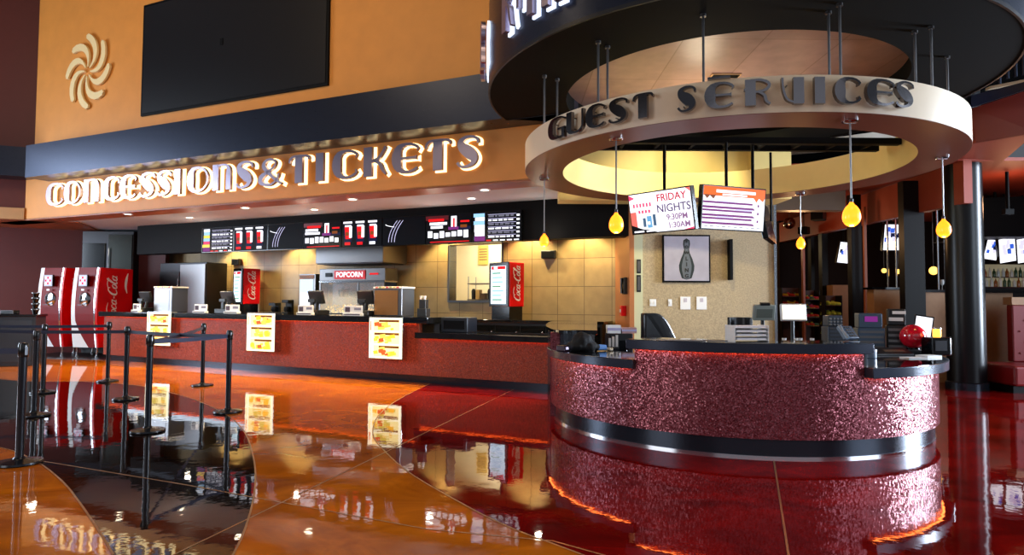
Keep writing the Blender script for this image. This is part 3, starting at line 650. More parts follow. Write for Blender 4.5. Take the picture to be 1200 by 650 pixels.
# ================================================================== DRINK MACHINES (left)
def coke_machine(loc, rz, label):
    th = thing('drink_machine', label, 'drink machine', loc, rz, 'red touch drink machines beside the counter')
    w, d, h = .80, 1.05, 2.12
    prof = []                                   # side profile (y, z): bulging front
    for i in range(13):
        t = i/12; z = t*h; prof.append((-.09*math.sin(PI*t)-.02, z))
    mb = MB(); vs = []
    for x in (-w/2, w/2):
        vs += [(x, d, 0), (x, d, h)]+[(x, y, z) for y, z in reversed(prof)]
    n = len(prof)+2; mb.add(vs, [tuple(range(n)), tuple(range(2*n-1, n-1, -1))]+[(i, (i+1) % n, n+(i+1) % n, n+i) for i in range(n)])
    mb.build('body', M_RED, th, True)
    mb = MB()
    for i in range(12):
        (y0, z0), (y1, z1) = prof[i], prof[i+1]
        mb.quad((-w/2+.13, y0-.006, z0), (w/2-.09, y0-.006, z0), (w/2-.09, y1-.006, z1), (-w/2+.13, y1-.006, z1))
    mb.build('front_panel', M_DKRED, th, True)
    mb = MB()
    for i in range(12):
        (y0, z0), (y1, z1) = prof[i], prof[i+1]
        f = lambda z: .05+.42*max(0, 1-z/.75)**1.3*(z > -1)
        a0, a1 = f(z0), f(z1); lo0 = .42*max(0, 1-z0/.30)*0
        mb.quad((-w/2-.005, y0-.012, z0), (-w/2+.07+a0*.9, y0-.012, z0), (-w/2+.07+a1*.9, y1-.012, z1), (-w/2-.005, y1-.012, z1))
    mb.build('white_swoosh', M_WHITE, th)
    mb = MB()
    for i in range(12):
        (y0, z0), (y1, z1) = prof[i], prof[i+1]
        mb.quad((w/2-.09, y0-.01, z0), (w/2-.05, y0-.01, z0), (w/2-.05, y1-.01, z1), (w/2-.09, y1-.01, z1))
    mb.build('edge_trim', M_CHROME, th)
    yf = -.17
    mb = MB(); mb.box(-.12, .15, yf-.02, yf+.04, 1.62, 1.92, 0); mb.box(-.10, .13, yf-.024, yf-.02, 1.64, 1.90, 1)
    for r_ in range(3):
        for c in range(3): mb.rect(-.085+c*.072, -.035+c*.072, 1.67+r_*.075, 1.72+r_*.075, yf-.026, 2 if (r_+c) % 2 else 3)
    mb.build('touch_screen', [M_BLKG, S_LAV, S_RED, S_WHT], th)
    mb = MB(); vs = []
    mb.lathe([(.001, .0), (.13, .0), (.185, -.03), (.19, -.06), (.16, -.075)], 28, mi=0)
    mb.lathe([(.001, -.012), (.12, -.012)], 28, mi=1)
    MM = Matrix.Translation((.015, yf+.02, 1.28)) @ Matrix.Rotation(-PI/2, 4, 'X'); mb.v = [tuple(MM @ Vector((v[0], v[1], -v[2]*1.0))) for v in mb.v]
    mb.build('dispensing_bay', [M_CHROME, M_BLKG], th, True)
    mb = MB(); mb.tube([(.015, yf-.05, 1.36), (.015, yf-.05, 1.26)], .025, 10); mb.box(-.07, .10, yf-.09, yf, 1.12, 1.135); mb.build('nozzle', M_STEELD, th)
    mb = MB(); mb.box(-.03, .06, yf-.02, yf, 1.50, 1.55); mb.build('badge', M_WHITE, th)
    # script on the right side
    mb = MB(); SM = Matrix.Translation((w/2+.003, .37, 1.30)) @ Matrix.Rotation(PI/2, 4, 'Z'); script_logo(mb, 0, 0, 0, .29)
    mb.v = [tuple(SM @ Vector(v)) for v in mb.v]; mb.build('script_logo', M_WHITE, th)
    mb = MB(); ribbon(mb, cat_rom([(0, .0, .02), (.05, .18, .07), (.03, .38, .08), (-.02, .55, .02)]), lambda u, v, d_: (w/2+.003+d_, .86-u, 1.45+v), 0, .003, 1, 1); mb.build('wave_mark', M_WHITE, th)
    for x in (-w/2+.08, w/2-.08):
        for y in (.02, d-.08):
            mb = MB(); mb.tube([(x, y, 0), (x, y, -.23)], .025, 10); mb.lathe([(.05, -.245), (.05, -.225)], 12, (x, y, 0)); mb.build('leg', M_CHROME, th, True)
    return th
pb = at(112, 412, 17.0); fz = R(-103+90)
mloc = Vector((pb.x, pb.y, .25)); off = Matrix.Rotation(fz, 3, 'Z') @ Vector((-.4, .1, 0))
coke_machine(mloc+off, fz, 'red drink machine with script logo on its side, next to the counter end')
pa = at(71, 410, 17.25); coke_machine(Vector((pa.x, pa.y, .25))+off, fz, 'red drink machine behind, further left of the one at the counter end')
mb = MB(); mb.prism([(pa.x-1.4, pa.y-.5), (pb.x+.9, pb.y-.75), (pb.x+1.7, pb.y+1.0), (pa.x-1.0, pa.y+1.4)], .0, .006); o = mb.build('floor_mat', M_BLKP); tag(o, 'dark rubber mat under the two drink machines', 'mat')
# stainless units behind
def steel_unit(px0, px1, pytop, Y, label):
    a, b = at(px0, pytop, Y), at(px1, pytop, Y); w = b.x-a.x; h = min(a.z, 3.5)
    th = thing('upright_freezer', label, 'freezer', (a.x, Y, 0), 0, 'stainless upright freezers behind the drink machines')
    mb = MB(); mb.box(0, w, 0, .8, .1, h); mb.build('body', M_STEELD, th, bevel=.01)
    mb = MB(); mb.box(.03, w*.46, -.03, 0, .2, h-.35); mb.build('door', M_BLKG, th, bevel=.006)
    mb = MB(); mb.box(w*.52, w-.03, -.03, 0, .2, h-.1); d2 = mb.build('door', mat('smoked_steel', (62, 64, 60), .25, .8), th, bevel=.006)
    mb = MB(); mb.tube([(w*.55, -.07, 1.0), (w*.55, -.07, h-.5)], .015, 8); mb.build('handle', M_CHROME, th, True)
    mb = MB(); mb.box(.04, w-.04, .05, .75, 0, .1); mb.build('plinth', M_BLKP, th)
steel_unit(97, 157, 268, 18.6, 'tall stainless upright freezer directly behind the right drink machine')
steel_unit(63, 92, 268, 19.0, 'narrower stainless upright freezer behind the left drink machine')
mb = MB(); a = at(159, 300, 18.9); b = at(194, 300, 18.9); mb.box(a.x, b.x, 18.9, 19.1, 0, 3.5); struct('wall_maroon_return', mb, M_REDW, label='maroon wall beside the freezers')
# ================================================================== COUNTER-TOP EQUIPMENT
ZH = 1.22
def on_counter(px, py, d=.2):
    """spot on the high counter below pixel px, d behind its front"""
    s = onw(px, py, -10.4-d)[0]; n = cn(s)-d; s = onw(px, py, n)[0]
    return W(s, n, ZH+.001)
def register(px, k, flip=1):
    p = on_counter(px, 362, .35)
    th = thing('cash_register', 'black touch-screen cash register on the concession counter, %s from the left' % WORD[k], 'cash register', p, -PHI, 'cash registers on the concession counter')
    mb = MB(); mb.box(-.2, .2, -.18, .2, 0, .1); mb.build('drawer_base', M_BLKP, th, bevel=.01)
    mb = MB(); mb.tube([(0, .02, .1), (0, .05, .24)], .04, 10); mb.build('stand', M_BLKP, th, True)
    M2 = Matrix.Translation((0, .02, .36)) @ Matrix.Rotation(R(18), 4, 'X')
    mb = MB(); mb.box(-.19, .19, -.03, .03, -.13, .15, 0, M2); mb.build('monitor', M_BLKP, th, bevel=.012)
    mb = MB(); mb.box(-.17, .17, .031, .034, -.11, .13, 0, M2); mb.build('screen', S_LBL, th)
    mb = MB(); mb.box(-.04, .04, -.14, -.08, .10, .26); mb.box(-.09, .09, -.15, -.1, .26, .33); mb.build('customer_display', M_BLKP, th, bevel=.006)
for k, px in enumerate((166, 262, 366, 424)): register(px+4, k)
def card_box(px, k, w=.34):
    p = on_counter(px, 362, .08)
    th = thing('leaflet_holder', 'small white leaflet holder at the counter edge, %s from the left' % WORD[k], 'leaflet holder', p, -PHI, 'white leaflet holders on the concession counter')
    mb = MB(); mb.box(-w/2, w/2, -.05, .05, 0, .05); mb.box(-w/2, w/2, .0, .02, 0, .2); mb.build('holder', M_WHITE, th, bevel=.004)
    mb = MB(); mb.rect(-w/2+.02, -w/2+.14, .07, .17, -.002, 0); mb.rect(.02, w/2-.03, .11, .16, -.002, 1); mb.rect(-w/2+.02, w/2-.02, .015, .035, -.052, 0); mb.build('print', [mat('dark_print', (60, 40, 60), .6), mat('grey_print', (130, 130, 150), .6)], th)
for k, (px, w) in enumerate(((160, .26), (235, .40), (272, .42), (358, .40), (414, .44))): card_box(px, k, w)
def warmer(px0, px1, py0, m_, label, d=.55):
    a = on_counter((px0+px1)/2, 362, d); Y = a.y; w = (px1-px0)/F*Y*1.02/math.cos(PHI)*.96; h = at(px0, py0, Y).z-ZH
    th = thing('warming_cabinet', label, 'cabinet', a, -PHI)
    mb = MB(); mb.box(-w/2, w/2, -.2, .25, 0, h-.05); mb.build('body', M_STEEL, th, bevel=.01)
    mb = MB(); mb.box(-w/2+.02, w/2-.09, -.206, -.2, .02, h-.09); mb.build('back_panel', m_, th)
    mb = MB(); mb.box(-w/2-.01, w/2+.01, -.21, .26, h-.05, h-.015); mb.build('lid', M_WHITE, th, bevel=.004)
    mb = MB()
    for q in range(7): mb.box(-w/2+.04+q*(w-.08)/7, -w/2+.02+(q+1)*(w-.08)/7, -.214, -.211, h-.045, h-.02, q % 3)
    mb.build('print', [mat('print_red', (190, 50, 40), .5), mat('print_green', (140, 150, 70), .5), mat('print_yellow', (220, 180, 90), .5)], th)
warmer(185, 213, 335, M_STEEL, 'steel countertop warming cabinet on the counter behind the first light box')
warmer(443, 479, 335, mat('brown_steel', (165, 118, 74), .3, .7), 'warming cabinet with brown steel back beside the popcorn machine')
# cup dispenser at the step
p = W(SH-.12, cn(SH)-.35, ZH)
th = thing('condiment_caddy', 'small black condiment caddy standing at the counter step', 'caddy', p, -PHI)
mb = MB(); mb.box(-.1, .1, -.08, .08, 0, .16); mb.box(-.07, .07, -.06, .06, .16, .33); mb.build('body', M_BLKP, th, bevel=.008)
for k in range(2):
    mb = MB(); mb.lathe([(.02, 0), (.03, .07), (.001, .07)], 12, (-.04+k*.08, -.03, .33)); mb.build('cup', M_WHITE, th, True)
th = thing('terminal', 'dark card terminal cabinet on the low counter beside the step', 'terminal', W(SH+.62, cn(SH)-.42, .94), -PHI)
mb = MB(); mb.box(-.28, .28, -.2, .2, 0, .28); mb.build('body', mat('dk_blue_plastic', (24, 32, 44), .3), th, bevel=.015)
mb = MB(); mb.box(-.22, .22, -.206, -.2, .06, .22); mb.build('panel', M_BLKG, th)
# ---- back counter
th = thing('back_counter', 'black cabinets with dark top along the tiled back wall', 'counter', (0, 0, 0), -PHI)
mb = MB(); BS = onw(254, 350, -12.8)[0]; wbox(mb, BS, -3.75, -13.48, -12.85, 0, 1.06); mb.build('carcass', M_BLKP, th)
mb = MB(); wbox(mb, BS, -3.7, -13.5, -12.8, 1.06, 1.12); mb.build('worktop', M_GRAN, th, bevel=.006)
k = 0; s = BS+.05
while s < -4.3:
    mb = MB(); wbox(mb, s+.01, s+.59, -12.85, -12.83, .1, 1.0); d_ = mb.build('door', M_BLKG, th)
    mb = MB(); mb.sphere((s+.53, 12.815, .86), .022, 10, 8); mb.build('knob', M_CHROME, d_, True)
    s += .6
def drink_disp(px0, px1, px2, py0, py1, n, label, zb=1.12):
    s0, _ = onw(px0, (py0+py1)/2, n); s1, _ = onw(px1, (py0+py1)/2, n); zt = onw(px0, py0, n)[1]; pz = onw(px0, py1, n)[1]-zb
    w = s1-s0; h = zt-zb
    th = thing('countertop_drink_machine', label, 'drink machine', W(s0, n, zb), -PHI, 'red drink machines on the back counter')
    tw = w*1.0
    RM = Matrix.Rotation(R(-22), 4, 'Z')
    mb = MB(); mb.box(.02, w-.02, .02, .42, 0, pz, 0, RM); mb.build('plinth', M_BLKG, th)
    h -= pz; RM = Matrix.Translation((0, 0, pz)) @ RM
    mb = MB(); mb.box(0, w, 0, .46, 0, h, 0, RM); mb.build('body', M_RED, th, bevel=.02)
    mb = MB(); mb.box(-.01, w+.0, -.04, .0, .0, h, 0, RM); mb.build('front_frame', M_BLKG, th, bevel=.01)
    mb = MB(); q = lambda x0, x1, z0, z1, y, mi: mb.add([RM @ Vector(v) for v in ((x0, y, z0), (x1, y, z0), (x1, y, z1), (x0, y, z1))], [(0, 1, 2, 3)], mi)
    q(.09*w, .9*w, .06*h, .92*h, -.043, 0); q(.12*w, .86*w, .84*h, .91*h, -.044, 1); q(.25*w, .45*w, .85*h, .905*h, -.045, 2)
    for k_ in range(7): q(.18*w, (.6+.25*random.random())*w, (.14+k_*.1)*h, (.17+k_*.1)*h, -.0445, 3 if k_ % 3 else 4)
    mb.build('lit_front', [scr('ice', (215, 238, 255), 1.7), S_RED, S_WHT, S_LBL, S_GRN], th)
    mb = MB(); script_logo(mb, 0, 0, 0, h*.19); SM = RM @ Matrix.Translation((w+.004, .23, h*.52)) @ Matrix.Rotation(PI/2, 4, 'Z'); mb.v = [tuple(SM @ Vector(v)) for v in mb.v]; mb.build('script_logo', M_WHITE, th)
drink_disp(575, 604, 616, 308, 359, -12.95, 'red drink machine with lit front on the back counter beside the kitchen pass-through')
drink_disp(275, 294, 316, 315, 356, -12.95, 'red drink machine with lit front on the back counter under the first menu screens')
# lit cooler
s0, zt = onw(351, 321, -12.9); s1, _ = onw(370, 321, -12.9)
th = thing('display_cooler', 'small glass-front cooler with bright white interior left of the popcorn machine', 'cooler', W(s0, -12.9, 1.12), -PHI)
mb = MB(); mb.box(0, s1-s0, 0, .5, 0, zt-1.12); mb.build('body', M_STEEL, th, bevel=.01)
mb = MB(); mb.box(.03, s1-s0-.08, -.012, -.002, .05, zt-1.12-.14, 0); mb.rect(.05, s1-s0-.1, .1, .6, -.013, 1); mb.build('lit_front', [scr('cool', (190, 215, 245), 1.6), S_WHT], th)
mb = MB(); mb.box(.02, s1-s0-.05, -.015, -.0, zt-1.12-.13, zt-1.12-.03); mb.build('header', mat('wood_header', (160, 110, 70), .5), th)
# fridge (steel doors) left rear
def fridge():
    s0, zt = onw(196, 309, -13.0); s1, _ = onw(250, 309, -13.0); w = s1-s0; h = zt
    th = thing('reach_in_fridge', 'two-door fridge, left door dark and right door stainless, behind the counter', 'fridge', W(s0, -12.78, 0), -PHI)
    mb = MB(); mb.box(0, w, 0, .7, .08, h); mb.build('body', M_STEELD, th, bevel=.01)
    mb = MB(); mb.box(.02, w*.44, -.03, 0, .15, h-.25); mb.build('door', M_BLKP, th, bevel=.006)
    mb = MB(); mb.box(w*.46, w-.02, -.03, 0, .15, h-.05); d_ = mb.build('door', M_STEEL, th, bevel=.006)
    mb = MB(); mb.tube([(w*.44, -.07, .8), (w*.44, -.07, h-.45)], .018, 8); mb.build('handle', M_CHROME, d_, True)
fridge()
# popcorn machine
def popcorn():
    s0, _ = onw(373, 330, -12.6); s1, _ = onw(450, 330, -12.6); zb = 1.12; zt = onw(373, 315, -12.6)[1]; w = s1-s0; h = zt-zb
    th = thing('popcorn_machine', 'large steel and glass popcorn machine with red header sign', 'popcorn machine', W(s0, -12.62, zb), -PHI)
    mb = MB(); mb.box(0, w, .02, .55, h-.30, h); mb.build('header', M_STEEL, th, bevel=.01)
    mb = MB(); mb.box(w*.24, w*.71, 0, .02, h-.26, h-.05, 0); put_text(mb, 'POPCORN', .17, w*.475, h-.155, -.004, 1, 1.0, bold=.004); mb.build('red_sign', [mat('sign_red', (190, 20, 24), .4, emit=(190, 10, 16), es=.5), S_WHT], th)
    for x in (.02, w*.6, w-.05):
        mb = MB(); mb.box(x-.02, x+.02, .02, .06, 0, h-.3); mb.build('post', M_STEEL, th)
    mb = MB(); mb.box(0, w, .0, .55, h-.34, h-.30); mb.box(0, w, 0, .55, 0, .1); mb.build('frame', M_CHROME, th)
    mb = MB(); mb.box(.04, w-.06, .03, .036, .1, h-.34); mb.build('glass', M_GLASS, th)
    mb = MB(); mb.box(.02, w-.02, .5, .55, .1, h-.34); mb.build('rear_panel', M_STEELD, th)
    for x in (w*.28, w*.75):
        mb = MB(); mb.lathe([(.10, 0), (.13, .12), (.14, .2), (.001, .22)], 20, (x, .28, h*.42)); mb.tube([(x, .28, h*.55), (x, .28, h-.3)], .015, 8); mb.build('kettle', M_STEEL, th, True)
    mb = MB()
    for q in range(160): mb.sphere((random.uniform(.06, w-.1), random.uniform(.08, .46), .1+random.random()*.2), .022, 6, 4)
    o = mb.build('popcorn', mat('popcorn', (225, 190, 110), .8), th); o['kind'] = 'stuff'
    mb = MB(); mb.box(w*.10, w*.2, .0, .02, h-.2, h-.1, 0); mb.box(w*.78, w*.9, .0, .02, h-.16, h-.12, 1); mb.build('control_switches', [M_BLKG, S_RED], th)
popcorn()
s0, zt = onw(375, 294, -12.5); s1, zb = onw(453, 309, -12.5)
th = thing('extractor_hood', 'stainless extractor hood under the bulkhead above the popcorn machine', 'hood', W(s0, -12.35, 2.42), -PHI)
mb = MB(); mb.box(0, s1-s0, 0, 1.0, 0, .5); mb.build('canopy', M_STEEL, th, bevel=.01)
mb = MB(); mb.box(.03, s1-s0-.03, .03, .9, -.02, 0); mb.build('filter', M_STEELD, th)
# extra items left on the back counter: coffee urn etc
for k, (px, lab, h_) in enumerate(((322, 'black blender on the back counter right of the small drink machine', .34), (337, 'black coffee brewer on the back counter beside the cooler', .42))):
    s_ = onw(px, 350, -13.1)[0]
    th = thing('coffee_brewer' if k else 'blender', lab, 'appliance', W(s_, -13.1, 1.12), -PHI)
    mb = MB(); mb.box(-.11, .11, -.1, .12, 0, .1); mb.box(-.11, .11, .04, .12, .1, h_); mb.box(-.11, .11, -.1, .12, h_-.08, h_); mb.build('body', M_BLKP, th, bevel=.01)
    mb = MB(); mb.lathe([(.05, 0), (.075, .05), (.06, .14), (.001, .14)], 16, (0, -.03, .1)); mb.build('jug', M_STEELD, th, True)
# kitchen clutter behind opening
sm = (ws0+ws1)/2
th = thing('kitchen_shelf', 'steel wire shelf stacked with boxes in the kitchen opening', 'shelf', W(ws0+.75, -14.5, 0), -PHI)
mb = MB()
for z in (1.55, 1.95): mb.box(-.7, .7, -.2, .25, z, z+.03)
mb.build('shelf_board', M_STEEL, th)
for x in (-.68, .68):
    for y in (-.18, .23):
        mb = MB(); mb.tube([(x, y, 0), (x, y, 2.15)], .014, 8); mb.build('post', M_CHROME, th, True)
for k in range(9):
    x = -.6+k*.15; h_ = random.uniform(.12, .3); mb = MB(); w_ = random.uniform(.05, .065)
    if k % 3 == 0: mb.lathe([(.05, 0), (.055, h_*.8), (.03, h_), (.001, h_)], 14)
    else: mb.box(-w_, w_, -.08, .08, 0, h_)
    nm = 'canister' if k % 3 == 0 else 'box'
    o = mb.build(nm, [M_STEELD, mat('carton_tan', (170, 140, 90), .6), mat('carton_dark', (70, 50, 36), .6)][k % 3], None, bevel=.004)
    o.location = W(ws0+.75+x, -14.5+.05, 1.581); o.rotation_euler = (0, 0, -PHI)
    tag(o, 'kitchen supply %s on the wire shelf in the pass-through, %s from the left' % (nm, WORD[k]), nm, 'kitchen supplies on the wire shelf')
s_, z_ = onw(560, 297, -15.45); th = thing('notice_board', 'yellowish notice pinned inside the kitchen', 'notice', W(s_, -15.48, z_-.2), -PHI)
mb = MB(); mb.box(0, .3, -.01, .01, -.1, .42, 0); mb.build('board', mat('notice', (214, 180, 90), .7), th)
mb = MB(); [mb.box(.03, .27, -.014, -.011, .3-k*.07, .33-k*.07) for k in range(5)]; mb.build('lines', mat('notice_ink', (120, 96, 60), .7), th)
# black camera / speaker boxes under the bulkhead and on tile wall
for px, py, w, lab in ((643, 298, .34, 'black wall speaker on the tiled wall left of the partition'), (277, 307, .28, 'black wall speaker under the bulkhead over the small drink machine')):
    s_, z_ = onw(px, py, -13.4)
    th = thing('wall_speaker', lab, 'speaker', W(s_, -13.5, z_), -PHI)
    mb = MB(); mb.box(-w/2, w/2, -.16, -.03, -.09, .09); mb.build('case', M_BLKP, th, bevel=.02)
    mb = MB(); mb.box(-w/2+.03, w/2-.03, -.166, -.16, -.065, .065); mb.build('grille', M_BLACK, th)
    mb = MB(); mb.box(-.03, .03, -.04, .0, -.03, .03); mb.build('bracket', M_STEELD, th)
# phone & red box on the left side face of the partition post
XP = X_(737, YA)
th = thing('wall_phone', 'black wall phone on the side of the partition', 'phone', (XP, YA+.25, at(735, 335, YA+.3).z), 0)
mb = MB(); mb.box(-.07, 0, -.1, .1, -.16, .16); mb.build('cradle', M_BLKP, th, bevel=.01)
mb = MB(); mb.tube([(-.09, 0, -.14), (-.10, 0, 0), (-.09, 0, .15)], [.03, .018, .03], 10); mb.build('handset', M_BLKG, th, True)
th = thing('fire_call_box', 'small red box below the wall phone', 'alarm box', (XP, YA+.35, at(735, 364, YA+.4).z), 0)
mb = MB(); mb.box(-.10, 0, -.09, .09, -.1, .1); mb.build('case', M_RED, th, bevel=.01); mb = MB(); mb.box(-.108, -.10, -.05, .05, -.03, .03); mb.build('plate', M_WHITE, th)
# ================================================================== GUEST SERVICES DESK
AH0, AH1 = R(228), R(284.3)
th = thing('guest_services_desk', 'round reception desk clad in plum glass mosaic with black granite counters under the ring', 'desk', (RC[0], RC[1], 0))
def a_(d): return R(d)
for nm, a0, a1, z1 in (('mosaic_front', R(172), AH0, .81), ('mosaic_front', AH0, AH1, 1.02), ('mosaic_front', AH1, R(368), .79)):
    mb = MB(); mb.arc(2.24, 2.34, .19, z1, a0, a1); mb.build(nm, M_MOS, th, True)
mb = MB(); mb.arc(1.95, 2.24, .0, .80, R(172), AH0-.0); mb.arc(1.95, 2.24, 0, 1.02, AH0, AH1); mb.arc(1.95, 2.24, 0, .79, AH1, R(368)); mb.build('carcass', M_BLKP, th)
mb = MB(); mb.arc(2.2, 2.295, .0, .19, R(172), R(368)); mb.build('toe_kick', M_TOE, th, True)
mb = MB(); mb.arc(2.295, 2.306, .0, .022, R(172), R(368)); mb.build('chrome_base_strip', M_CHROME, th, True)
mb = MB(); mb.arc(1.62, 2.40, .81, .905, R(178), AH0+.005); mb.build('low_counter', M_GEDGE, th, True, bevel=.006)
mb = MB(); mb.arc(1.62, 2.44, .785, .885, AH1+.005, R(360)); mb.build('low_counter', M_GEDGE, th, True, bevel=.006)
mb = MB(); mb.arc(1.635, 2.385, .9055, .907, R(178.3), AH0); mb.arc(1.635, 2.42, .8855, .887, AH1+.01, R(359.5)); mb.arc(1.865, 2.40, 1.1205, 1.122, AH0-.02, AH1+.01); mb.build('polished_top', M_GRAN, th)
mb = MB(); mb.arc(1.85, 2.42, 1.02, 1.12, AH0-.025, AH1+.02); mb.build('high_counter', M_GEDGE, th, True, bevel=.006)
mb = MB(); mb.arc(2.345, 2.365, .8075, .8095, R(180), AH0-.02); mb.arc(2.345, 2.37, 1.0175, 1.0195, AH0+.01, AH1-.01); mb.arc(2.345, 2.37, .7825, .7845, AH1+.02, R(358)); mb.build('light_strip', M_LED, th)
mb = MB(); mb.arc(2.06, 2.35, 0, 1.10, R(171), R(177.5)); mb.build('end_post', M_MOS, th)
mb = MB(); mb.arc(2.06, 2.35, 0, 1.08, R(360.5), R(368)); mb.build('end_post', M_MOS, th)
mb = MB(); mb.arc(1.25, 1.62, .70, .74, R(230), R(358)); mb.build('work_shelf', M_BLKP, th)
mb = MB()
for a in (235, 265, 300, 335, 355): mb.arc(1.3, 1.6, 0, .70, R(a), R(a+3))
mb.build('shelf_support', M_BLKP, th)
# round-ended granite bar behind the left wing
def clampy(p, ym=12.7): return p if p.y < ym else Vector((p.x/p.y*ym, ym, p.z))
poly = [tuple(clampy(onz(x, y, 1.14)))[:2] for x, y in ((700, 387), (676, 386.5), (655, 386.5), (644, 384), (639.5, 380), (645, 376.5), (654, 374.8), (668, 374.3), (700, 374.5))]
pc = (sum(p[0] for p in poly)/9, sum(p[1] for p in poly)/9)
th = thing('side_counter', 'round-ended black granite side counter behind the left wing of the desk', 'counter', (pc[0], pc[1], 0))
pl = [(x-pc[0], y-pc[1]) for x, y in cat_rom(poly, 4)]
mb = MB(); mb.prism(pl, 1.09, 1.14); mb.build('granite_top', M_GRAN, th, bevel=.006)
mb = MB(); mb.prism([(x*.9, y*.95) for x, y in pl], 0, 1.09); mb.build('base', mat('dark_blue_laminate', (18, 22, 34), .25), th)
# ================================================================== THINGS ON THE DESK
def desk_pt(px, py, z): return onz(px, py, z)
def on_desk(a_deg, r, z): return Vector((RC[0]+r*math.cos(R(a_deg)), RC[1]+r*math.sin(R(a_deg)), z))
# bowling ball
def place(px, py, z, Y=None):
    """standing point seen at pixel (px, py) on a surface of height z"""
    return onz(px, py, z)
ZR = .887
pb_ = at(1070, 392, 7.3); rb = .15
bp = Vector((at(1069.5, 394, 8.15).x, 8.15, ZR+.065+rb))
th = thing('bowling_ball', 'red marbled bowling ball resting on the stand at the right wing of the desk', 'bowling ball', bp)
M_BALL = mat('ball_red', (205, 16, 40), .08, noise=.6, nscale=14, coat=1)
mb = MB(); mb.sphere((0, 0, 0), rb, 32, 20); mb.build('ball', M_BALL, th, True)
mb = MB()
for dx, dz in ((-.02, .02), (.02, .02), (0, -.02)): mb.lathe([(.001, 0), (.011, 0)], 12, (dx, dz, rb*.985))
MM = Matrix.Rotation(R(35), 4, 'X'); mb.v = [tuple(MM @ Vector(v)) for v in mb.v]; mb.build('finger_holes', M_BLACK, th)
# display stand (black low box the ball rests on)
th = thing('display_stand', 'low black display stand carrying the bowling ball', 'stand', (bp.x, bp.y, ZR))
mb = MB(); mb.prism([(-.2, -.1), (.1, -.1), (.12, .14), (-.18, .16)], 0, .05); mb.build('body', M_BLKP, th, bevel=.01)
mb = MB(); mb.arc(.05, .075, .05, .072, 0, 2*PI, n=20); mb.build('ball_cup', M_BLKG, th, True)
# tablet with white page
p = Vector((at(1082, 388, 8.25).x, 8.25, ZR))
th = thing('tablet_display', 'tilted black tablet showing a white page behind the bowling ball', 'tablet', p, R(-24))
MT = Matrix.Translation((0, 0, .33)) @ Matrix.Rotation(R(-16), 4, 'X') @ Matrix.Rotation(R(10), 4, 'Y')
mb = MB(); mb.box(-.105, .105, -.01, .012, -.15, .15, 0, MT); mb.build('case', M_BLKG, th, bevel=.006)
mb = MB(); mb.box(-.09, .09, -.0125, -.011, -.13, .13, 0, MT); mb.build('screen', S_WHT, th)
mb = MB(); mb.tube([(0, .02, 0), (0, .02, .3)], .014, 8); mb.lathe([(.09, 0), (.09, .012), (.001, .014)], 20, (0, .02, 0)); mb.build('stand', M_BLKP, th, True)
# glowing candle jar
p = Vector((at(1098, 391, 7.9).x, 7.9, ZR))
th = thing('black_organizer', 'black round-ended organizer tray behind the tablet at the desk end', 'organizer', (p.x-.02, 7.9, ZR))
mb = MB(); mb.prism([(-.1, -.1), (.12, -.1), (.17, -.05), (.17, .08), (.12, .13), (-.1, .13)], 0, .22); mb.build('body', M_BLKG, th, bevel=.015)
mb = MB(); mb.box(-.07, .07, -.106, -.1, .06, .18); mb.build('label_plate', M_STEELD, th)
th = thing('candle_jar', 'small glowing yellow candle jar on the black organizer', 'candle', (p.x, 7.9, ZR+.221))
mb = MB(); mb.lathe([(.04, 0), (.045, .01), (.045, .10), (.035, .10), (.001, .05)], 20); mb.build('jar', mat('candle_glow', (255, 210, 90), .4, emit=(255, 180, 60), es=2.6), th, True)
mb = MB(); mb.lathe([(.047, .098), (.047, .112), (.036, .112)], 20); mb.build('rim', M_CHROME, th, True)
# papers at the right wing
for k, (px, py, rz) in enumerate(((1093, 410, .3), (1088, 414, .1))):
    p = onz(px, py, ZR); mb = MB(); mb.box(-.11, .11, -.08, .08, 0, .012+.012*(1-k)); o = mb.build('paper_stack', M_WHITE, None); o.location = (at(1088, 410, 7.58).x, 7.58, ZR+.0005); o.rotation_euler = (0, 0, rz)
    tag(o, ['white papers at the far right end of the desk', 'thin white sheet just in front of the papers at the right end'][k], 'paper')
    if k: o.location = (at(1070, 410, 7.40).x, 7.40, ZR+.0005)
# glass / tin at the left of right wing
p = onz(1024, 420, ZR)
th = thing('cup_holder', 'small round blue-grey tin on the low right counter', 'tin', (p.x, p.y+.06, ZR))
mb = MB(); mb.lathe([(.055, 0), (.06, .005), (.06, .1), (.055, .105), (.001, .105)], 24); mb.build('body', mat('blue_grey_plastic', (96, 112, 134), .35), th, True)
mb = MB(); mb.lathe([(.063, .08), (.063, .1)], 24); mb.build('rim', M_STEEL, th, True)
# card reader tray, dark leaflets
p = onz(1052, 416, ZR)
th = thing('card_tray', 'long black tray with metal name strip lying on the low right counter', 'tray', (p.x-.08, p.y+.03, ZR), R(8))
MT = Matrix.Rotation(R(22), 4, 'X')
mb = MB(); mb.box(-.27, .27, -.08, .1, 0.0, .02, 0); mb.box(-.27, .27, -.06, .12, .02, .045, 0, MT); mb.build('body', M_BLKP, th, bevel=.006)
mb = MB(); mb.box(-.07, .2, -.0, .05, .046, .048, 0, MT); mb.build('name_strip', mat('bronze', (150, 130, 110), .3, .8), th)
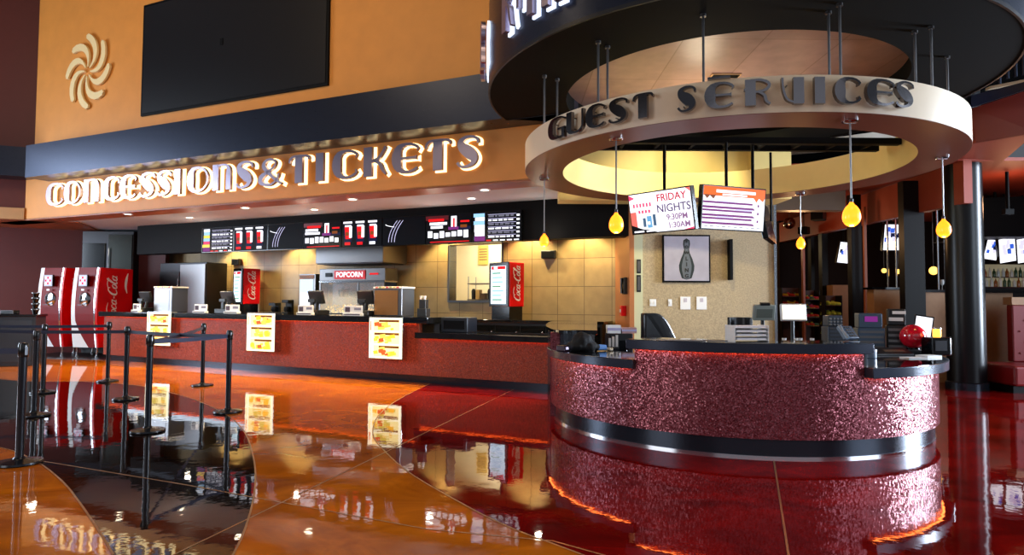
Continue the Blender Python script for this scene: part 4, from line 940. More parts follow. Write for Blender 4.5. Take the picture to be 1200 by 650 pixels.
# registers at the right
def pos_unit(px, py, Y, w, h, m_, label, face_cam=False, rz=0, tilt=15, zs=.74):
    a = at(px, py, Y)
    th = thing('desk_monitor', label, 'monitor', (a.x, Y, zs), rz)
    zc_ = a.z-zs
    MT = Matrix.Translation((0, 0, zc_)) @ Matrix.Rotation(R(-tilt if face_cam else tilt), 4, 'X')
    mb = MB(); mb.box(-w/2, w/2, -.03, .03, -h/2, h/2, 0, MT); mb.build('case', m_, th, bevel=.012)
    mb = MB(); yy = -.032 if face_cam else .031
    mb.box(-w/2+.02, w/2-.02, yy-.001, yy+.001, -h/2+.02, h/2-.02, 0, MT); mb.build('screen', S_CRM if face_cam else S_LBL, th)
    if not face_cam:
        mb = MB(); mb.box(-w/2+.04, w/2-.04, -.034, -.03, -h/2+.04, h/2-.05, 0, MT); mb.build('back_panel', mat('grey_back', (96, 104, 98), .5), th)
        mb = MB(); mb.box(-.06, .06, -.04, .01, h/2, h/2+.03, 0, MT); mb.build('webcam', M_BLKP, th)
    mb = MB(); mb.tube([(0, .05, .01), (0, .04, zc_-h*.3)], .025, 10); mb.lathe([(.12, 0), (.12, .015), (.001, .02)], 20, (0, .05, 0)); mb.build('stand', M_BLKP, th, True)
pos_unit(895, 366, 8.6, .29, .21, mat('grey_plastic', (140, 150, 145), .4), 'grey-backed touch monitor on the desk left of the white lit screen', tilt=14, zs=0.0)
pos_unit(929.5, 366, 8.7, .33, .23, M_WHITE, 'monitor with blank glowing cream screen in the middle of the desk', True, R(-8), 10, 0.0)
# inner island work counter under the monitors
th = thing('work_island', 'low black inner worktop in the middle of the round desk', 'counter', (RC[0], RC[1], 0))
for o_ in [o for o in bpy.data.objects if o.name.startswith('desk_monitor')]: o_.location.z = 1.0 if False else .98
mb = MB(); mb.box(.35, 1.75, -.15, .5, 0, .94); mb.build('cabinet', M_BLKP, th); mb = MB(); mb.box(.3, 1.8, -.2, .55, .94, .98); mb.build('worktop', M_GRAN, th, bevel=.005)
for o_ in [o for o in bpy.data.objects if o.name.startswith('desk_monitor')]:
    dz = .98
    for c in o_.children:
        for v in c.data.vertices:
            if c.name.startswith('stand'): v.co.z = max(v.co.z-dz, 0.0) if v.co.z > .05 else v.co.z
            else: v.co.z -= dz
# keyboard shelf things: black boxes w/ cream legs along the centre
for k, (px, py, w, h, dpt, m_, nm, lab) in enumerate((
    (976, 380, .22, .24, .2, mat('slate_plastic', (44, 54, 68), .35), 'receipt_printer', 'slate-coloured stacked receipt printer behind the desk, left of the phone'),
    (1018, 383, .32, .36, .22, mat('steel_blue', (74, 92, 112), .3, .3), 'ticket_printer', 'steel-blue ticket printer with purple light between phone and register'),
    (1050, 377, .24, .34, .2, M_BLKP, 'cash_register', 'black register with white slips left of the tilted tablet'))):
    Y = 8.42; a = at(px, py, Y); zb = .74 if k == 0 else .887
    if k == 0: zb = .98; Y = 8.5; a = at(px, py, Y)
    th = thing(nm, lab, nm.replace('_', ' '), (a.x, Y, zb), R(-12*k)); hh = a.z-zb+h/2
    mb = MB(); mb.box(-w/2, w/2, -dpt/2, dpt/2, 0, hh*.62); mb.box(-w/2+.02, w/2-.02, -dpt/2+.03, dpt/2, hh*.62, hh); mb.build('body', m_, th, bevel=.012)
    mb = MB()
    for q in range(4): mb.box(-w/2+.02, w/2-.02, -dpt/2-.006, -dpt/2, hh*(.1+q*.13), hh*(.16+q*.13))
    mb.build('trays', M_STEEL if k else M_STEELD, th)
    mb = MB()
    if k == 1: mb.box(-.07, .08, -dpt/2+.02, -dpt/2+.03, hh*.78, hh*.92); mb.build('indicator_light', S_PUR, th)
    elif k == 2: mb.box(-.09, .07, -dpt/2-.0, -dpt/2+.02, hh*.72, hh*.80); mb.box(-.05, .10, -dpt/2, -dpt/2+.02, hh*.88, hh*.95); mb.build('slips', M_WHITE, th)
    else:
        for r_ in range(3):
            for c in range(4): mb.box(-.085+c*.045, -.055+c*.045, -dpt/2+.0, -dpt/2+.03, hh*(.66+r_*.1), hh*(.71+r_*.1))
        mb.build('keys', M_STEEL, th)
# phone handset leaning
p = Vector((at(998, 402, 7.2).x, 7.2, 1.122)); p.y = RC[1]-1.95; p.x = at(998, 395, p.y).x
th = thing('desk_phone', 'dark blue-grey desk phone tilted on the high counter near its right end', 'phone', (p.x, p.y, 1.122), R(20))
MT = Matrix.Translation((0, 0, .02)) @ Matrix.Rotation(R(50), 4, 'X')
mb = MB(); mb.box(-.09, .09, -.0, .16, -.02, .02, 0, MT); mb.box(-.09, .09, -.02, .10, -.02, .0, 0); mb.build('base', mat('phone_blue', (60, 74, 92), .35), th, bevel=.008)
mb = MB(); mb.tube([(-.07, -.02, .03), (-.075, .04, .10), (-.07, .09, .15)], [.022, .014, .022], 10); mb.build('handset', mat('phone_light', (110, 128, 146), .3), th, True)
mb = MB(); [mb.box(-.02+c*.03, 0+c*.03, .02+r_*.035, .04+r_*.035, .02, .026, 0, MT) for c in range(3) for r_ in range(4)]; mb.build('keypad', M_STEEL, th)
# small cups along the centre
for k, px in enumerate((922, 936, 941, 955)):
    a = at(px, 394, 8.25); mb = MB(); mb.lathe([(.02, 0), (.028, .08), (.024, .08), (.018, .01), (.001, .01)], 14)
    o = mb.build('paper_cup', M_WHITE, None, True); o.location = (a.x, 8.33, .981); tag(o, 'small white paper cup on the inner worktop, %s from the left' % WORD[k], 'cup', 'small paper cups on the inner worktop')
# white tray / stacked papers on high counter
a = at(875, 402, 6.75)
th = thing('paper_tray', 'white stacked paper tray on the high desk counter', 'tray', (at(875, 395, 6.62).x, 6.62, 1.1225), R(3))
for k in range(4):
    mb = MB(); mb.box(-.175, .175, -.13, .13, .012+k*.04, .018+k*.04); mb.box(-.175, -.168, -.13, .13, 0+k*.04, .04+k*.04); mb.box(.168, .175, -.13, .13, k*.04, .04+k*.04); mb.build('tray', M_WHITE, th)
    mb = MB(); mb.box(-.15, .15, -.12, .12, .018+k*.04, .034+k*.04); mb.build('papers', mat('paper', (236, 234, 240), .7), th)
for k, (px, w) in enumerate(((800, .45), (840, .2))):
    a = at(px, 399, 6.55); mb = MB(); mb.box(-w/2, w/2, -.1, .1, 0, .006); o = mb.build('counter_leaflet', mat('leaflet_grey', (120, 116, 120), .25), None); o.location = (a.x, 6.62, 1.1225)
    tag(o, ['long grey laminated sheet flat on the high counter', 'short grey laminated sheet flat beside the white tray'][k], 'leaflet')
# left wing: jacket, cable, printer, papers
def blob(pts, rs, name, m_, parent=None):
    mb = MB(); mb.tube(cat_rom(pts, 4), [r for r in [x[0] for x in cat_rom([(r,) for r in rs], 4)]], 14); return mb.build(name, m_, parent, True)
ZL = .907
jp = onz(684, 412, ZL)
th = thing('jacket', 'crumpled black jacket with light blue cuff heaped on the left wing of the desk', 'jacket', (jp.x, jp.y+.14, ZL))
MJ = mat('black_cloth', (12, 12, 15), .8, bump=.6, nscale=18)
mb = MB(); 
mb.sphere((0, 0, .11), .13, 24, 14, 0, (1.0, .9, .95)); mb.sphere((-.04, .02, .06), .14, 24, 12, 0, (1.1, 1, .5)); mb.sphere((.08, -.02, .06), .09, 20, 12, 0, (1.2, 1, .8))
o = mb.build('body', MJ, th, True); dm = o.modifiers.new('rem', 'REMESH'); dm.mode = 'VOXEL'; dm.voxel_size = .012; dm.use_smooth_shade = True
tx = bpy.data.textures.new('folds', 'CLOUDS'); tx.noise_scale = .07; dm = o.modifiers.new('folds', 'DISPLACE'); dm.texture = tx; dm.strength = .03
blob([(.06, -.02, .10), (.14, -.03, .06), (.2, -.02, .045)], [.06, .045, .036], 'sleeve', MJ, th)
blob([(.19, -.02, .045), (.24, -.01, .045), (.29, 0, .042)], [.038, .036, .034], 'cuff', mat('light_blue_cloth', (96, 140, 200), .7, bump=.3, nscale=30), th)
mb = MB(); mb.tube([(.33+.05*math.cos(t*.35)*(1+.1*math.sin(t)), .04+.05*math.sin(t*.35), .012+.006*(t % 5)) for t in range(54)], .006, 6)
o = mb.build('coiled_cable', mat('beige_cable', (190, 170, 140), .5), None, True); o.location = (jp.x, jp.y+.14, ZL); tag(o, 'beige coiled cable beside the jacket cuff on the desk', 'cable')
a = Vector((at(661, 412, 7.9).x, 7.9, ZL))
th = thing('card_reader', 'small dark card reader with purple glow at the far left of the desk', 'card reader', (a.x, 8.0, ZL), R(60))
mb = MB(); mb.box(-.08, .08, -.06, .06, 0, .07); mb.build('body', mat('plum_plastic', (52, 26, 50), .35), th, bevel=.01); mb = MB(); mb.box(-.05, .05, -.063, -.06, .02, .05); mb.build('display', S_LAV, th)
# black cabinet with printer/papers behind left wing (px 706-738)
xx0, xx1 = X_(714, 9.6), X_(741, 9.6)
th = thing('side_cabinet', 'narrow black cabinet standing between the left desk wing and the partition', 'cabinet', ((xx0+xx1)/2, 9.7, 0))
mb = MB(); mb.box(-(xx1-xx0)/2, (xx1-xx0)/2, -.15, .35, 0, 1.05); mb.build('body', M_BLKP, th, bevel=.01); mb = MB(); mb.box(-.12, .1, -.16, -.15, .2, .95); d_ = mb.build('door', M_BLKG, th); mb = MB(); mb.sphere((.07, -.17, .8), .015, 8, 6); mb.build('knob', M_CHROME, d_)
for k, (px, dz, w, h_, m_, nm, lab) in enumerate(((719, 0, .10, .10, M_WHITE, 'receipt_roll_box', 'white box of paper rolls on the black side cabinet'), (732, 0, .11, .07, mat('pinkish_box', (180, 140, 140), .5), 'small_carton', 'pinkish carton on the black side cabinet'))):
    a = at(px, 380, 9.7); mb = MB(); mb.box(-w, w, -.08, .08, 0, h_*1.2); mb.box(-w-.003, w+.003, -.083, -.08, h_*.4, h_*.8, 1)
    o = mb.build(nm, [m_, mat('lilac', (170, 165, 200), .5)]); o.location = (at(px, 380, 9.7).x+(.0 if k == 0 else .06), 9.72, 1.051); tag(o, lab, 'box')
p = onz(717, 402, ZL)
th = thing('leaflet_rack', 'little rack with upright white cards on the left wing behind the cable', 'rack', (at(718, 398, 8.4).x, 8.35, ZL), R(-10))
mb = MB(); mb.box(-.07, .07, -.05, .05, 0, .03); mb.box(-.07, .07, .03, .05, 0, .1); mb.build('holder', M_BLKP, th)
for k in range(3):
    mb = MB(); mb.box(-.06+k*.045, -.03+k*.045, -.01, .02, .03, .14+.02*k); mb.build('card', M_WHITE, th)
# ================================================================== PENDANTS
for k, (cx, cy_, lx, ly, r_, lab) in enumerate(((638, 209, 637.5, 282, .066, 'leftmost amber glass pendant lamp hanging from the ring'), (722, 162, 722, 262, .078, 'amber glass pendant lamp left of the hanging screens'), (996, 141, 1000.5, 252, .082, 'large amber glass pendant lamp right of the hanging screens'), (1104, 184, 1105, 268, .078, 'amber glass pendant lamp in front of the round black column'), (937, 223, 937, 285, .068, 'small far amber glass pendant lamp at the rear of the ring'))):
    p = onz(cx, cy_, Z0-.005); 
    if k == 4: p = Vector((RC[0]+2.44*math.cos(R(44)), RC[1]+2.44*math.sin(R(44)), Z0-.005)); 
    zl = at(lx, ly, p.y).z-p.z; hh = r_*1.35
    th = thing('pendant_lamp', lab, 'lamp', (p.x, p.y, Z0-.004), 0, 'amber pendant lamps around the ring')
    mb = MB(); mb.lathe([(.001, 0), (.075, 0), (.075, -.014), (.02, -.022), (.001, -.022)], 24); mb.tube([(-.06, 0, -.02), (.06, 0, -.02)], .012, 8); mb.build('canopy', M_CHROME, th, True)
    mb = MB(); mb.tube([(0, 0, -.02), (0, 0, zl+hh)], .009, 8); mb.build('stem', M_STEEL, th, True)
    prof = [(.012, zl+hh+.02)]+[(max(.014, r_*math.sqrt(max(0, 1-((t-.6)/(.6 if t < .6 else .405))**2))**(1.15 if t < .6 else 1)), zl+hh-2*hh*t) for t in [i/20 for i in range(1, 20)]]+[(r_*.3, zl-hh*.985), (.001, zl-hh)]
    mb = MB(); mb.lathe(prof, 24); mb.build('glass_shade', M_LAMP, th, True)
    mb = MB(); mb.lathe([(.014, zl+hh-.01), (.018, zl+hh+.04), (.010, zl+hh+.05)], 12); mb.build('socket_cap', M_STEELD, th, True)
    lamp_light((p.x, p.y, p.z+zl-hh-.04), 'POINT', 5, (1, .62, .22), .05)
# ================================================================== HANGING SCREENS
def hang_tv(c, yaw, tilt, w, label, kind, rods, roll=0):
    h = w*9/16; M2 = Matrix.Rotation(yaw, 4, 'Z') @ Matrix.Rotation(tilt, 4, 'X') @ Matrix.Rotation(roll, 4, 'Y')
    th = thing('hanging_screen', label, 'screen', c, 0, 'screens hanging inside the ring')
    def bx(mb, *a, mi=0): mb.box(*a, mi, M2)
    mb = MB(); mb.box(-w/2, w/2, 0, .075, -h/2, h/2, 0, M2); mb.build('case', M_BLKG, th, bevel=.006)
    mb = MB()
    def q(x0, x1, z0, z1, mi, y=-.002): mb.add([M2 @ Vector(((x-.5)*w*.965, y, (z-.5)*h*.94)) for x, z in ((x0, z0), (x1, z0), (x1, z1), (x0, z1))], [(0, 1, 2, 3)], mi)
    def poly_(pts, mi, y): mb.add([M2 @ Vector(((x-.5)*w*.965, y, (z-.5)*h*.94)) for x, z in pts], [tuple(range(len(pts)))], mi)
    def tx(t, size, cx, cz, mi, sx=1, y=-.006): put_text(mb, t, size*h, (cx-.5)*w*.965, (cz-.5)*h*.94, y, mi, sx, bold=.002, M=M2)
    if kind == 'friday':
        q(0, 1, 0, 1, 0)
        q(0, .1, .12, .55, 6, -.003); poly_([(0, 0), (.42, 0), (.3, .06), (.18, .1), (0, .22)], 3, -.0035); q(.03, .2, .02, .06, 0, -.004); q(.24, .4, .02, .05, 0, -.004)
        poly_([(.0, .85), (.1, .9), (.0, 1)], 4, -.0036); poly_([(1, .05), (.85, 0), (1, 0)], 4, -.0036); poly_([(.93, 1), (1, .9), (1, 1)], 6, -.0037)
        tx('FRIDAY', .24, .70, .83, 5); tx('NIGHTS', .26, .72, .56, 7); tx('9:30PM', .19, .76, .33, 8); tx('1:30AM', .19, .78, .13, 8)
        for k in range(6): q(.06+k*.055, .09+k*.055, .66, .76, 4, -.004)
        for k in range(4): q(.14+k*.055, .175+k*.055, .50, .58, 4, -.004)
        q(.2, .25, .15, .38, 2, -.004); q(.27, .35, .12, .42, 1, -.004); q(.37, .42, .16, .45, 2, -.004); q(.28, .32, .2, .28, 0, -.0045)
        ml = [S_WHT, scr('sky', (110, 170, 215), 1.1), scr('steel', (80, 110, 140), .9), S_BLK, S_PNK, scr('crimson', (200, 40, 60), 1.1), scr('salmon', (240, 110, 100), 1.2), scr('greypurple', (110, 90, 130), .9), scr('mauve', (150, 110, 150), 1.0)]
    else:
        q(0, 1, 0, 1, 0); q(0, 1, .78, 1, 1, -.003); q(.2, .84, .86, .93, 0, -.004); q(.3, .7, .8, .84, 0, -.004)
        poly_([(0, .8), (.06, .7), (.1, .78), (.16, .7), (.2, .8)], 3, -.0042); poly_([(.8, .8), (.86, .68), (.9, .78), (.97, .7), (1, .8)], 1, -.0042)
        for k in range(3):
            z = .62-k*.19; q(0, .8, z-.018, z+.03, 2, -.003); q(0, .84, z-.135, z-.082, 2, -.003); q(.02, .2, z-.07, z-.03, 4, -.004); q(.24, .7, z-.07, z-.03, 4, -.004)
            q(.82, .97, z-.1, z+.05, 5, -.004); q(.88, .91, z-.05, z+.01, 2, -.005); q(.02+.3*(k == 1)+.2, .3+.3*(k == 1)+.2, z+.025, z+.06, 6, -.004)
        for k in range(10): q(.03+k*.095, .09+k*.095, .045, .065, 7, -.004)
        ml = [S_WHT, S_ORG, S_PUR, S_BRN, S_LAV, S_WHT, S_LAV, S_GRY]
    mb.build('display', ml, th)
    for k, (x, y) in enumerate(rods):
        mb = MB(); mb.tube([(x-c[0], y-c[1], 0.0), (x-c[0], y-c[1], 3.56-c[2])], .02, 10); mb.build('drop_pole', M_BLACK, th, True)
    mb = MB(); mb.box(-.14, .14, .075, .12, -.1, .1, 0, M2); mb.build('mount', M_BLKP, th)
    return th
mb = MB(); mb.box(-2.13, 2.13, -.05, .05, 0, .08); mb.box(-2.05, 2.05, .32, .40, 0, .08)
for k in range(9): mb.box(-1.9+k*.46, -1.86+k*.46, .05, .32, .01, .07)
o = mb.build('support_truss', M_BLACK); o.location = (RC[0], RC[1]-.35, 3.56); tag(o, 'black truss across the ring from which the screens hang', 'truss')
cA = Vector((1.893, 8.207, 2.675)); cB = Vector((2.796, 8.087, 2.697))
hang_tv(cA, -.25, .10, .86, 'hanging screen advertising Friday nights in pink and grey letters', 'friday', [(at(779, 200, 8.36).x, 8.36)], -.195) if False else hang_tv(cA, -.84, .201, .968, 'hanging screen advertising Friday nights in pink and grey letters', 'friday', [(at(778.5, 200, 8.33).x, 8.33)])
hang_tv(cB, .366, .103, .989, 'hanging screen with orange header and purple striped list', 'list', [(at(851, 200, 8.16).x, 8.16), (at(882, 200, 8.3).x, 8.3)])
# third screen seen from behind / edge on
cC = Vector((at(896, 250, 8.75).x+.05, 8.75, 2.62)); th = thing('hanging_screen', 'black back of a hanging screen seen almost edge on, right of the two lit ones', 'screen', cC, 0, 'screens hanging inside the ring')
M2 = Matrix.Rotation(R(62), 4, 'Z') @ Matrix.Rotation(R(-12), 4, 'X'); mb = MB(); mb.box(-.48, .48, 0, .07, -.27, .27, 0, M2); mb.build('case', M_BLKG, th, bevel=.006)
mb = MB(); mb.box(-.46, .46, .071, .073, -.25, .25, 0, M2); mb.build('display', S_LBL, th)
mb = MB(); mb.tube([(.02, -.05, 0), (.02, -.05, 3.56-cC.z)], .018, 8); mb.build('drop_pole', M_BLACK, th)
# ================================================================== PARTITION WALL ITEMS
x0, x1 = X_(776, YA), X_(832, YA); z0, z1 = Z_(331, YA), Z_(275.5, YA)
th = thing('framed_picture', 'framed silver picture of a bowling pin with vertical lettering on the tan partition', 'picture', ((x0+x1)/2, YA, z0)); w = x1-x0; h = z1-z0
mb = MB(); mb.box(-w/2, w/2, -.05, 0, 0, h); mb.build('frame', M_BLACK, th, bevel=.006)
mb = MB(); mb.box(-w/2+.03, w/2-.03, -.054, -.05, .03, h-.03, 0)
pr = [(.0, .02), (.07, .05), (.105, .2), (.11, .3), (.085, .42), (.045, .55), (.035, .62), (.05, .72), (.045, .8), (.0, .84)]
L_ = [(-a*1.05, -.056, .03+b*(h-.06)/.88) for a, b in pr]+[(a*1.05, -.056, .03+b*(h-.06)/.88) for a, b in reversed(pr)]
pin = []
for v in L_:
    if not pin or (Vector(v)-Vector(pin[-1])).length > 1e-4: pin.append(v)
mb.add([(a*1.25, b+.001, c_) for a, b, c_ in pin], [tuple(range(len(pin)))], 1); mb.add([(a*.8, b-.001, .03+(c_-.03)*.96+.01) for a, b, c_ in pin], [tuple(range(len(pin)))], 2)
for k, ch in enumerate('BOWLING'): put_text(mb, ch, .10 if k > 2 else .075, 0, h*(.86-k*.122), -.060, 3, 1, bold=.003)
mb.build('print', [mat('silver_print', (165, 160, 172), .4, noise=.2, nscale=5), mat('print_black', (28, 40, 38), .4), mat('pin_grey', (92, 98, 104), .5), mat('print_dark', (20, 22, 24), .4)], th)
for k, (px, py, w, h, m_, nm, lab) in enumerate(((748.5, 312, .08, .26, M_STEEL, 'sign_plaque', 'upper narrow plaque on the pale green strip'), (748.5, 332, .08, .32, M_STEEL, 'sign_plaque', 'lower narrow plaque on the pale green strip'),
    (765, 354.5, .12, .13, M_WHITE, 'switch_plate', 'double light switch plate left on the partition'), (785, 354.5, .07, .13, M_WHITE, 'switch_plate', 'narrow switch plate right of the double one'),
    (803, 355, .19, .24, M_WHITE, 'notice_holder', 'left white notice in a holder under the picture'), (822, 355, .19, .24, M_WHITE, 'notice_holder', 'right white notice in a holder under the picture'))):
    Y = YA-.03 if px < 750 else YA
    a = at(px, py, Y); th = thing(nm, lab, nm.split('_')[-1], (a.x, Y, a.z))
    mb = MB(); mb.box(-w/2, w/2, -.012, 0, -h/2, h/2); mb.build('plate', M_BLKP if k < 2 else m_, th, bevel=.003)
    mb = MB()
    if k < 2: mb.box(-w/2+.018, w/2-.018, -.016, -.012, -h/2+.03, h/2-.03)
    elif k < 4: [mb.box(x-.012, x+.012, -.02, -.012, -.025, .025) for x in ((-.03, .03) if k == 2 else (0,))]
    else: mb.box(-.03, .03, -.015, -.012, .02, .09)
    mb.build(['lettered_face', 'lettered_face', 'rocker', 'rocker', 'print', 'print'][k], [M_STEEL, M_STEEL, M_WHITE, M_WHITE, mat('pale_print', (190, 180, 190), .6), MATS.get('pale_print') or M_WHITE][k], th)
# monitor edge-on beside the partition corner
a = at(857, 304, YA-.1); th = thing('wall_monitor', 'thin black wall monitor seen edge on at the partition corner', 'monitor', (a.x, YA+.06, a.z))
mb = MB(); mb.box(-.04, .02, -.2, .05, -.38, .38); mb.build('case', M_BLACK, th, bevel=.005); mb = MB(); mb.box(.02, .06, .0, .06, -.1, .1); mb.build('bracket', M_STEELD, th)
# black chair behind the high counter
p = Vector((at(771, 380, 10.6).x, 10.6, 0))
th = thing('office_chair', 'black upholstered armchair back showing behind the high counter', 'chair', p, R(12))
mb = MB(); vs = []; n = 14
pts = []
for i in range(n+1):
    t = i/n; x = -.27+.56*t; top_ = 1.34 if t < .35 else 1.34-.42*((t-.35)/.65)**2
    pts.append((x, top_))
outl = [(-.27, .62)]+pts+[(.29, .62)]
m2 = len(outl); f0 = [(x, -.05-.05*math.cos(x*3), z) for x, z in outl]; f1 = [(x, .10, z) for x, z in outl]
mb.add(f0+f1, [tuple(range(m2)), tuple(range(2*m2-1, m2-1, -1))]+[(i, (i+1) % m2, m2+(i+1) % m2, m2+i) for i in range(m2)])
MLE = mat('black_leather', (14, 14, 16), .3, bump=.3, nscale=8)
mb.build('backrest', MLE, th, bevel=.03)
mb = MB(); mb.box(-.27, .27, -.5, .0, .46, .58); mb.build('seat', MLE, th, bevel=.04)
for x in (-.3, .3):
    mb = MB(); mb.box(x-.04, x+.04, -.45, .05, .72, .78); mb.box(x-.02, x+.02, -.1, -.05, .5, .72); mb.build('armrest', M_BLKP, th, bevel=.015)
mb = MB(); mb.tube([(0, -.2, .12), (0, -.2, .46)], .03, 10); mb.build('gas_lift', M_CHROME, th, True)
for k in range(5):
    a = 2*PI*k/5; mb = MB(); mb.tube([(0, -.2, .11), (.28*math.cos(a), -.2+.28*math.sin(a), .07)], [.03, .018], 8); leg = mb.build('leg', M_BLKP, th, True)
    mb = MB(); mb.sphere((.28*math.cos(a), -.2+.28*math.sin(a), .031), .03, 10, 8); mb.build('caster', M_BLACK, leg, True)
# second dark chair at px 862-880
p = Vector((at(868, 372, 10.9).x, 10.9, 0)); th = thing('desk_stool', 'black low-backed stool behind the grey monitor', 'stool', p, R(-10))
mb = MB(); mb.lathe([(.001, .82), (.2, .82), (.22, .86), (.2, .92), (.001, .93)], 24); mb.build('seat', MLE, th, True)
mb = MB(); mb.arc(.17, .22, .95, 1.27, R(20), R(160)); mb.build('backrest', MLE, th, True, bevel=.02)
mb = MB(); mb.tube([(0, 0, .03), (0, 0, .82)], .03, 10); mb.lathe([(.22, 0), (.22, .02), (.03, .04)], 24); mb.build('pedestal', M_CHROME, th, True)
# ================================================================== STANCHIONS
ST = [(22.6, 543, 'largest belt post at the left edge of the floor'), (40, 487, 'belt post just behind the largest one at the left'), (50.2, 460, 'third belt post from the left edge in the near cluster'), (126, 447, 'belt post in front of the right drink machine'), (147, 468, 'belt post between the drink machines and the light box'), (173, 505.5, 'belt post standing alone in the black swoosh, nearest to the middle'), (237, 452, 'furthest belt post, closest to the mosaic counter'), (267, 483, 'rightmost belt post at the edge of the black swoosh')]
SP = []
HS = 1.10
for k, (px, py, lab) in enumerate(ST):
    p = onz(px, py, 0); SP.append(p)
    th = thing('stanchion', 'black '+lab, 'stanchion', (p.x, p.y, .0035), -PHI+.2*k, 'black belt stanchions')
    mb = MB(); mb.lathe([(.18, 0), (.185, .006), (.18, .022), (.05, .045), (.04, .06), (.001, .06)], 36); mb.build('base', M_POST, th, True)
    mb = MB(); mb.lathe([(.034, .05), (.034, HS-.12)], 20); mb.build('post', M_POST, th, True)
    mb = MB(); mb.lathe([(.038, HS-.13), (.041, HS-.12), (.041, HS-.02), (.034, HS), (.001, HS+.003)], 20); hd = mb.build('belt_head', M_BLKG, th, True)
    mb = MB(); mb.box(-.045, .045, -.012, .012, HS-.11, HS-.035); mb.build('belt_slot', M_STEELD, hd)
def belt(p, q, k, lab, z=HS-.075):
    d = (q-p); L = Vector((d.x, d.y, 0)).length; dn = Vector((d.x, d.y, 0)).normalized(); a = p+dn*.045; b = q-dn*.045; nrm = Vector((-dn.y, dn.x, 0))*.0015
    mb = MB(); n = 14; vs = []
    for i in range(n+1):
        t = i/n; c = a.lerp(b, t); sag = -.012*4*t*(1-t)*L*.5
        for zz in (z-.025+sag, z+.025+sag):
            for s in (1, -1): vs.append((c.x+nrm.x*s, c.y+nrm.y*s, zz))
    fs = []
    for i in range(n):
        b_ = i*4; c_ = b_+4; fs += [(b_, b_+2, c_+2, c_), (b_+1, c_+1, c_+3, b_+3), (b_+2, b_+3, c_+3, c_+2), (b_, c_, c_+1, b_+1)]
    fs += [(0, 1, 3, 2), (n*4, n*4+2, n*4+3, n*4+1)]
    mb.add(vs, fs); o = mb.build('retractable_belt', M_BELT); tag(o, lab, 'belt', 'retractable belts between the stanchions')
OFFL = onz(-90, 470, 0); OFFL2 = onz(-70, 500, 0)
belt(SP[3], onz(-60, 447, 0), 0, 'navy belt from the post at the drink machine leaving the picture to the left')
belt(SP[4], onz(-80, 462, 0), 1, 'dark belt running left from the post beside the drink machines')
belt(SP[4], SP[7], 2, 'dark belt joining the rightmost post with the one beside the drink machines')
belt(SP[5], SP[7], 3, 'navy belt joining the lone post and the rightmost post')
belt(SP[5], SP[6], 4, 'dark belt joining the lone post and the furthest post')
belt(SP[0], onz(-140, 520, 0), 5, 'navy belt leaving the largest post to the left')
# extra posts off the left that carry belts? (outside the frame: left out)
# ================================================================== CONDIMENT STAND LEFT EDGE
c0_ = at(-20, 400, 13.6); c1_ = at(43, 400, 15.0)
th = thing('condiment_stand', 'dark condiment cabinet at the left edge beside the drink machines', 'cabinet', (at(15, 400, 14.6).x, 14.6, 0), R(20))
mb = MB(); mb.box(-1.0, .42, 0, .7, 0, 1.12); mb.build('body', mat('slate_laminate', (36, 42, 52), .3), th, bevel=.01)
mb = MB(); mb.box(-1.02, .45, -.03, .72, 1.12, 1.17); mb.build('top', M_GRAN, th, bevel=.006)
for k in range(2):
    mb = MB(); mb.box(-.95+k*.68, -.32+k*.68, -.02, 0, .1, 1.05); d_ = mb.build('door', mat('slate_door', (44, 52, 64), .25), th, bevel=.005); mb = MB(); mb.tube([(-.36+k*.1, -.04, .6), (-.36+k*.1, -.04, .85)], .01, 8); mb.build('handle', M_CHROME, d_, True)
def onst(x, y, z=1.171): return Matrix.Translation(th.location) @ Matrix.Rotation(R(20), 4, 'Z') @ Vector((x, y, z))
sroot = thing('cup_stack', 'tall stack of dark cups beside the left drink machine', 'cups', onst(.33, .25), 0)
mb = MB()
mb.lathe([(.05, 0), (.08, .12), (.08, .13), (.05, .14), (.08, .25), (.08, .26), (.05, .27), (.08, .38), (.08, .39), (.05, .40), (.08, .5), (.001, .5)], 20); mb.build('cups', M_BLKG, sroot, True)
mb = MB(); [mb.arc(.0805, .083, z, z+.02, 0, 2*PI, n=20) for z in (.1, .23, .36, .48)]; mb.build('cup_bands', M_STEEL, sroot, True)
o = MB().box(-.25, .05, -.08, .12, 0, .09).build('napkin_dispenser', M_STEEL, None, bevel=.01); o.location = onst(-.1, .3); tag(o, 'low steel napkin dispenser on the condiment cabinet', 'dispenser')
mb = MB(); mb.box(-.12, .12, -.1, .1, 0, .05); mb.box(-.11, .11, -.102, -.1, .01, .04, 1); o = mb.build('straw_tray', [mat('teal_tray', (60, 110, 116), .4), M_WHITE]); o.location = onst(-.62, .2); tag(o, 'small teal tray on the condiment cabinet at the picture edge', 'tray')
# ================================================================== RIGHT HAND LOUNGE
def yb(px0, px1, Y, z0, z1, d, mb, mi=0): mb.box(X_(px0, Y), X_(px1, Y), Y, Y+d, z0, z1, mi)
M_RSOF = mat('red_soffit', (150, 58, 34), .55, noise=.08); M_DKCOL = mat('dark_column', (14, 11, 11), .45, spec=.2)
M_HALF = mat('half_wall_tan', (150, 104, 58), .5, noise=.15, nscale=12)
# round black column
p = at(1132, 400, 11.6); th_c = MB(); th_c.lathe([(.30, 0), (.30, 6.5)], 48, (p.x, p.y, 0)); struct('wall_round_column', th_c, mat('column_black', (9, 10, 12), .3, spec=.3), True, 'big round black column right of the desk')
mb = MB(); mb.lathe([(.33, 0), (.33, .12), (.305, .14)], 40, (p.x, p.y, 0)); struct('baseboard_column', mb, M_TOE, True, 'base collar of the round black column')
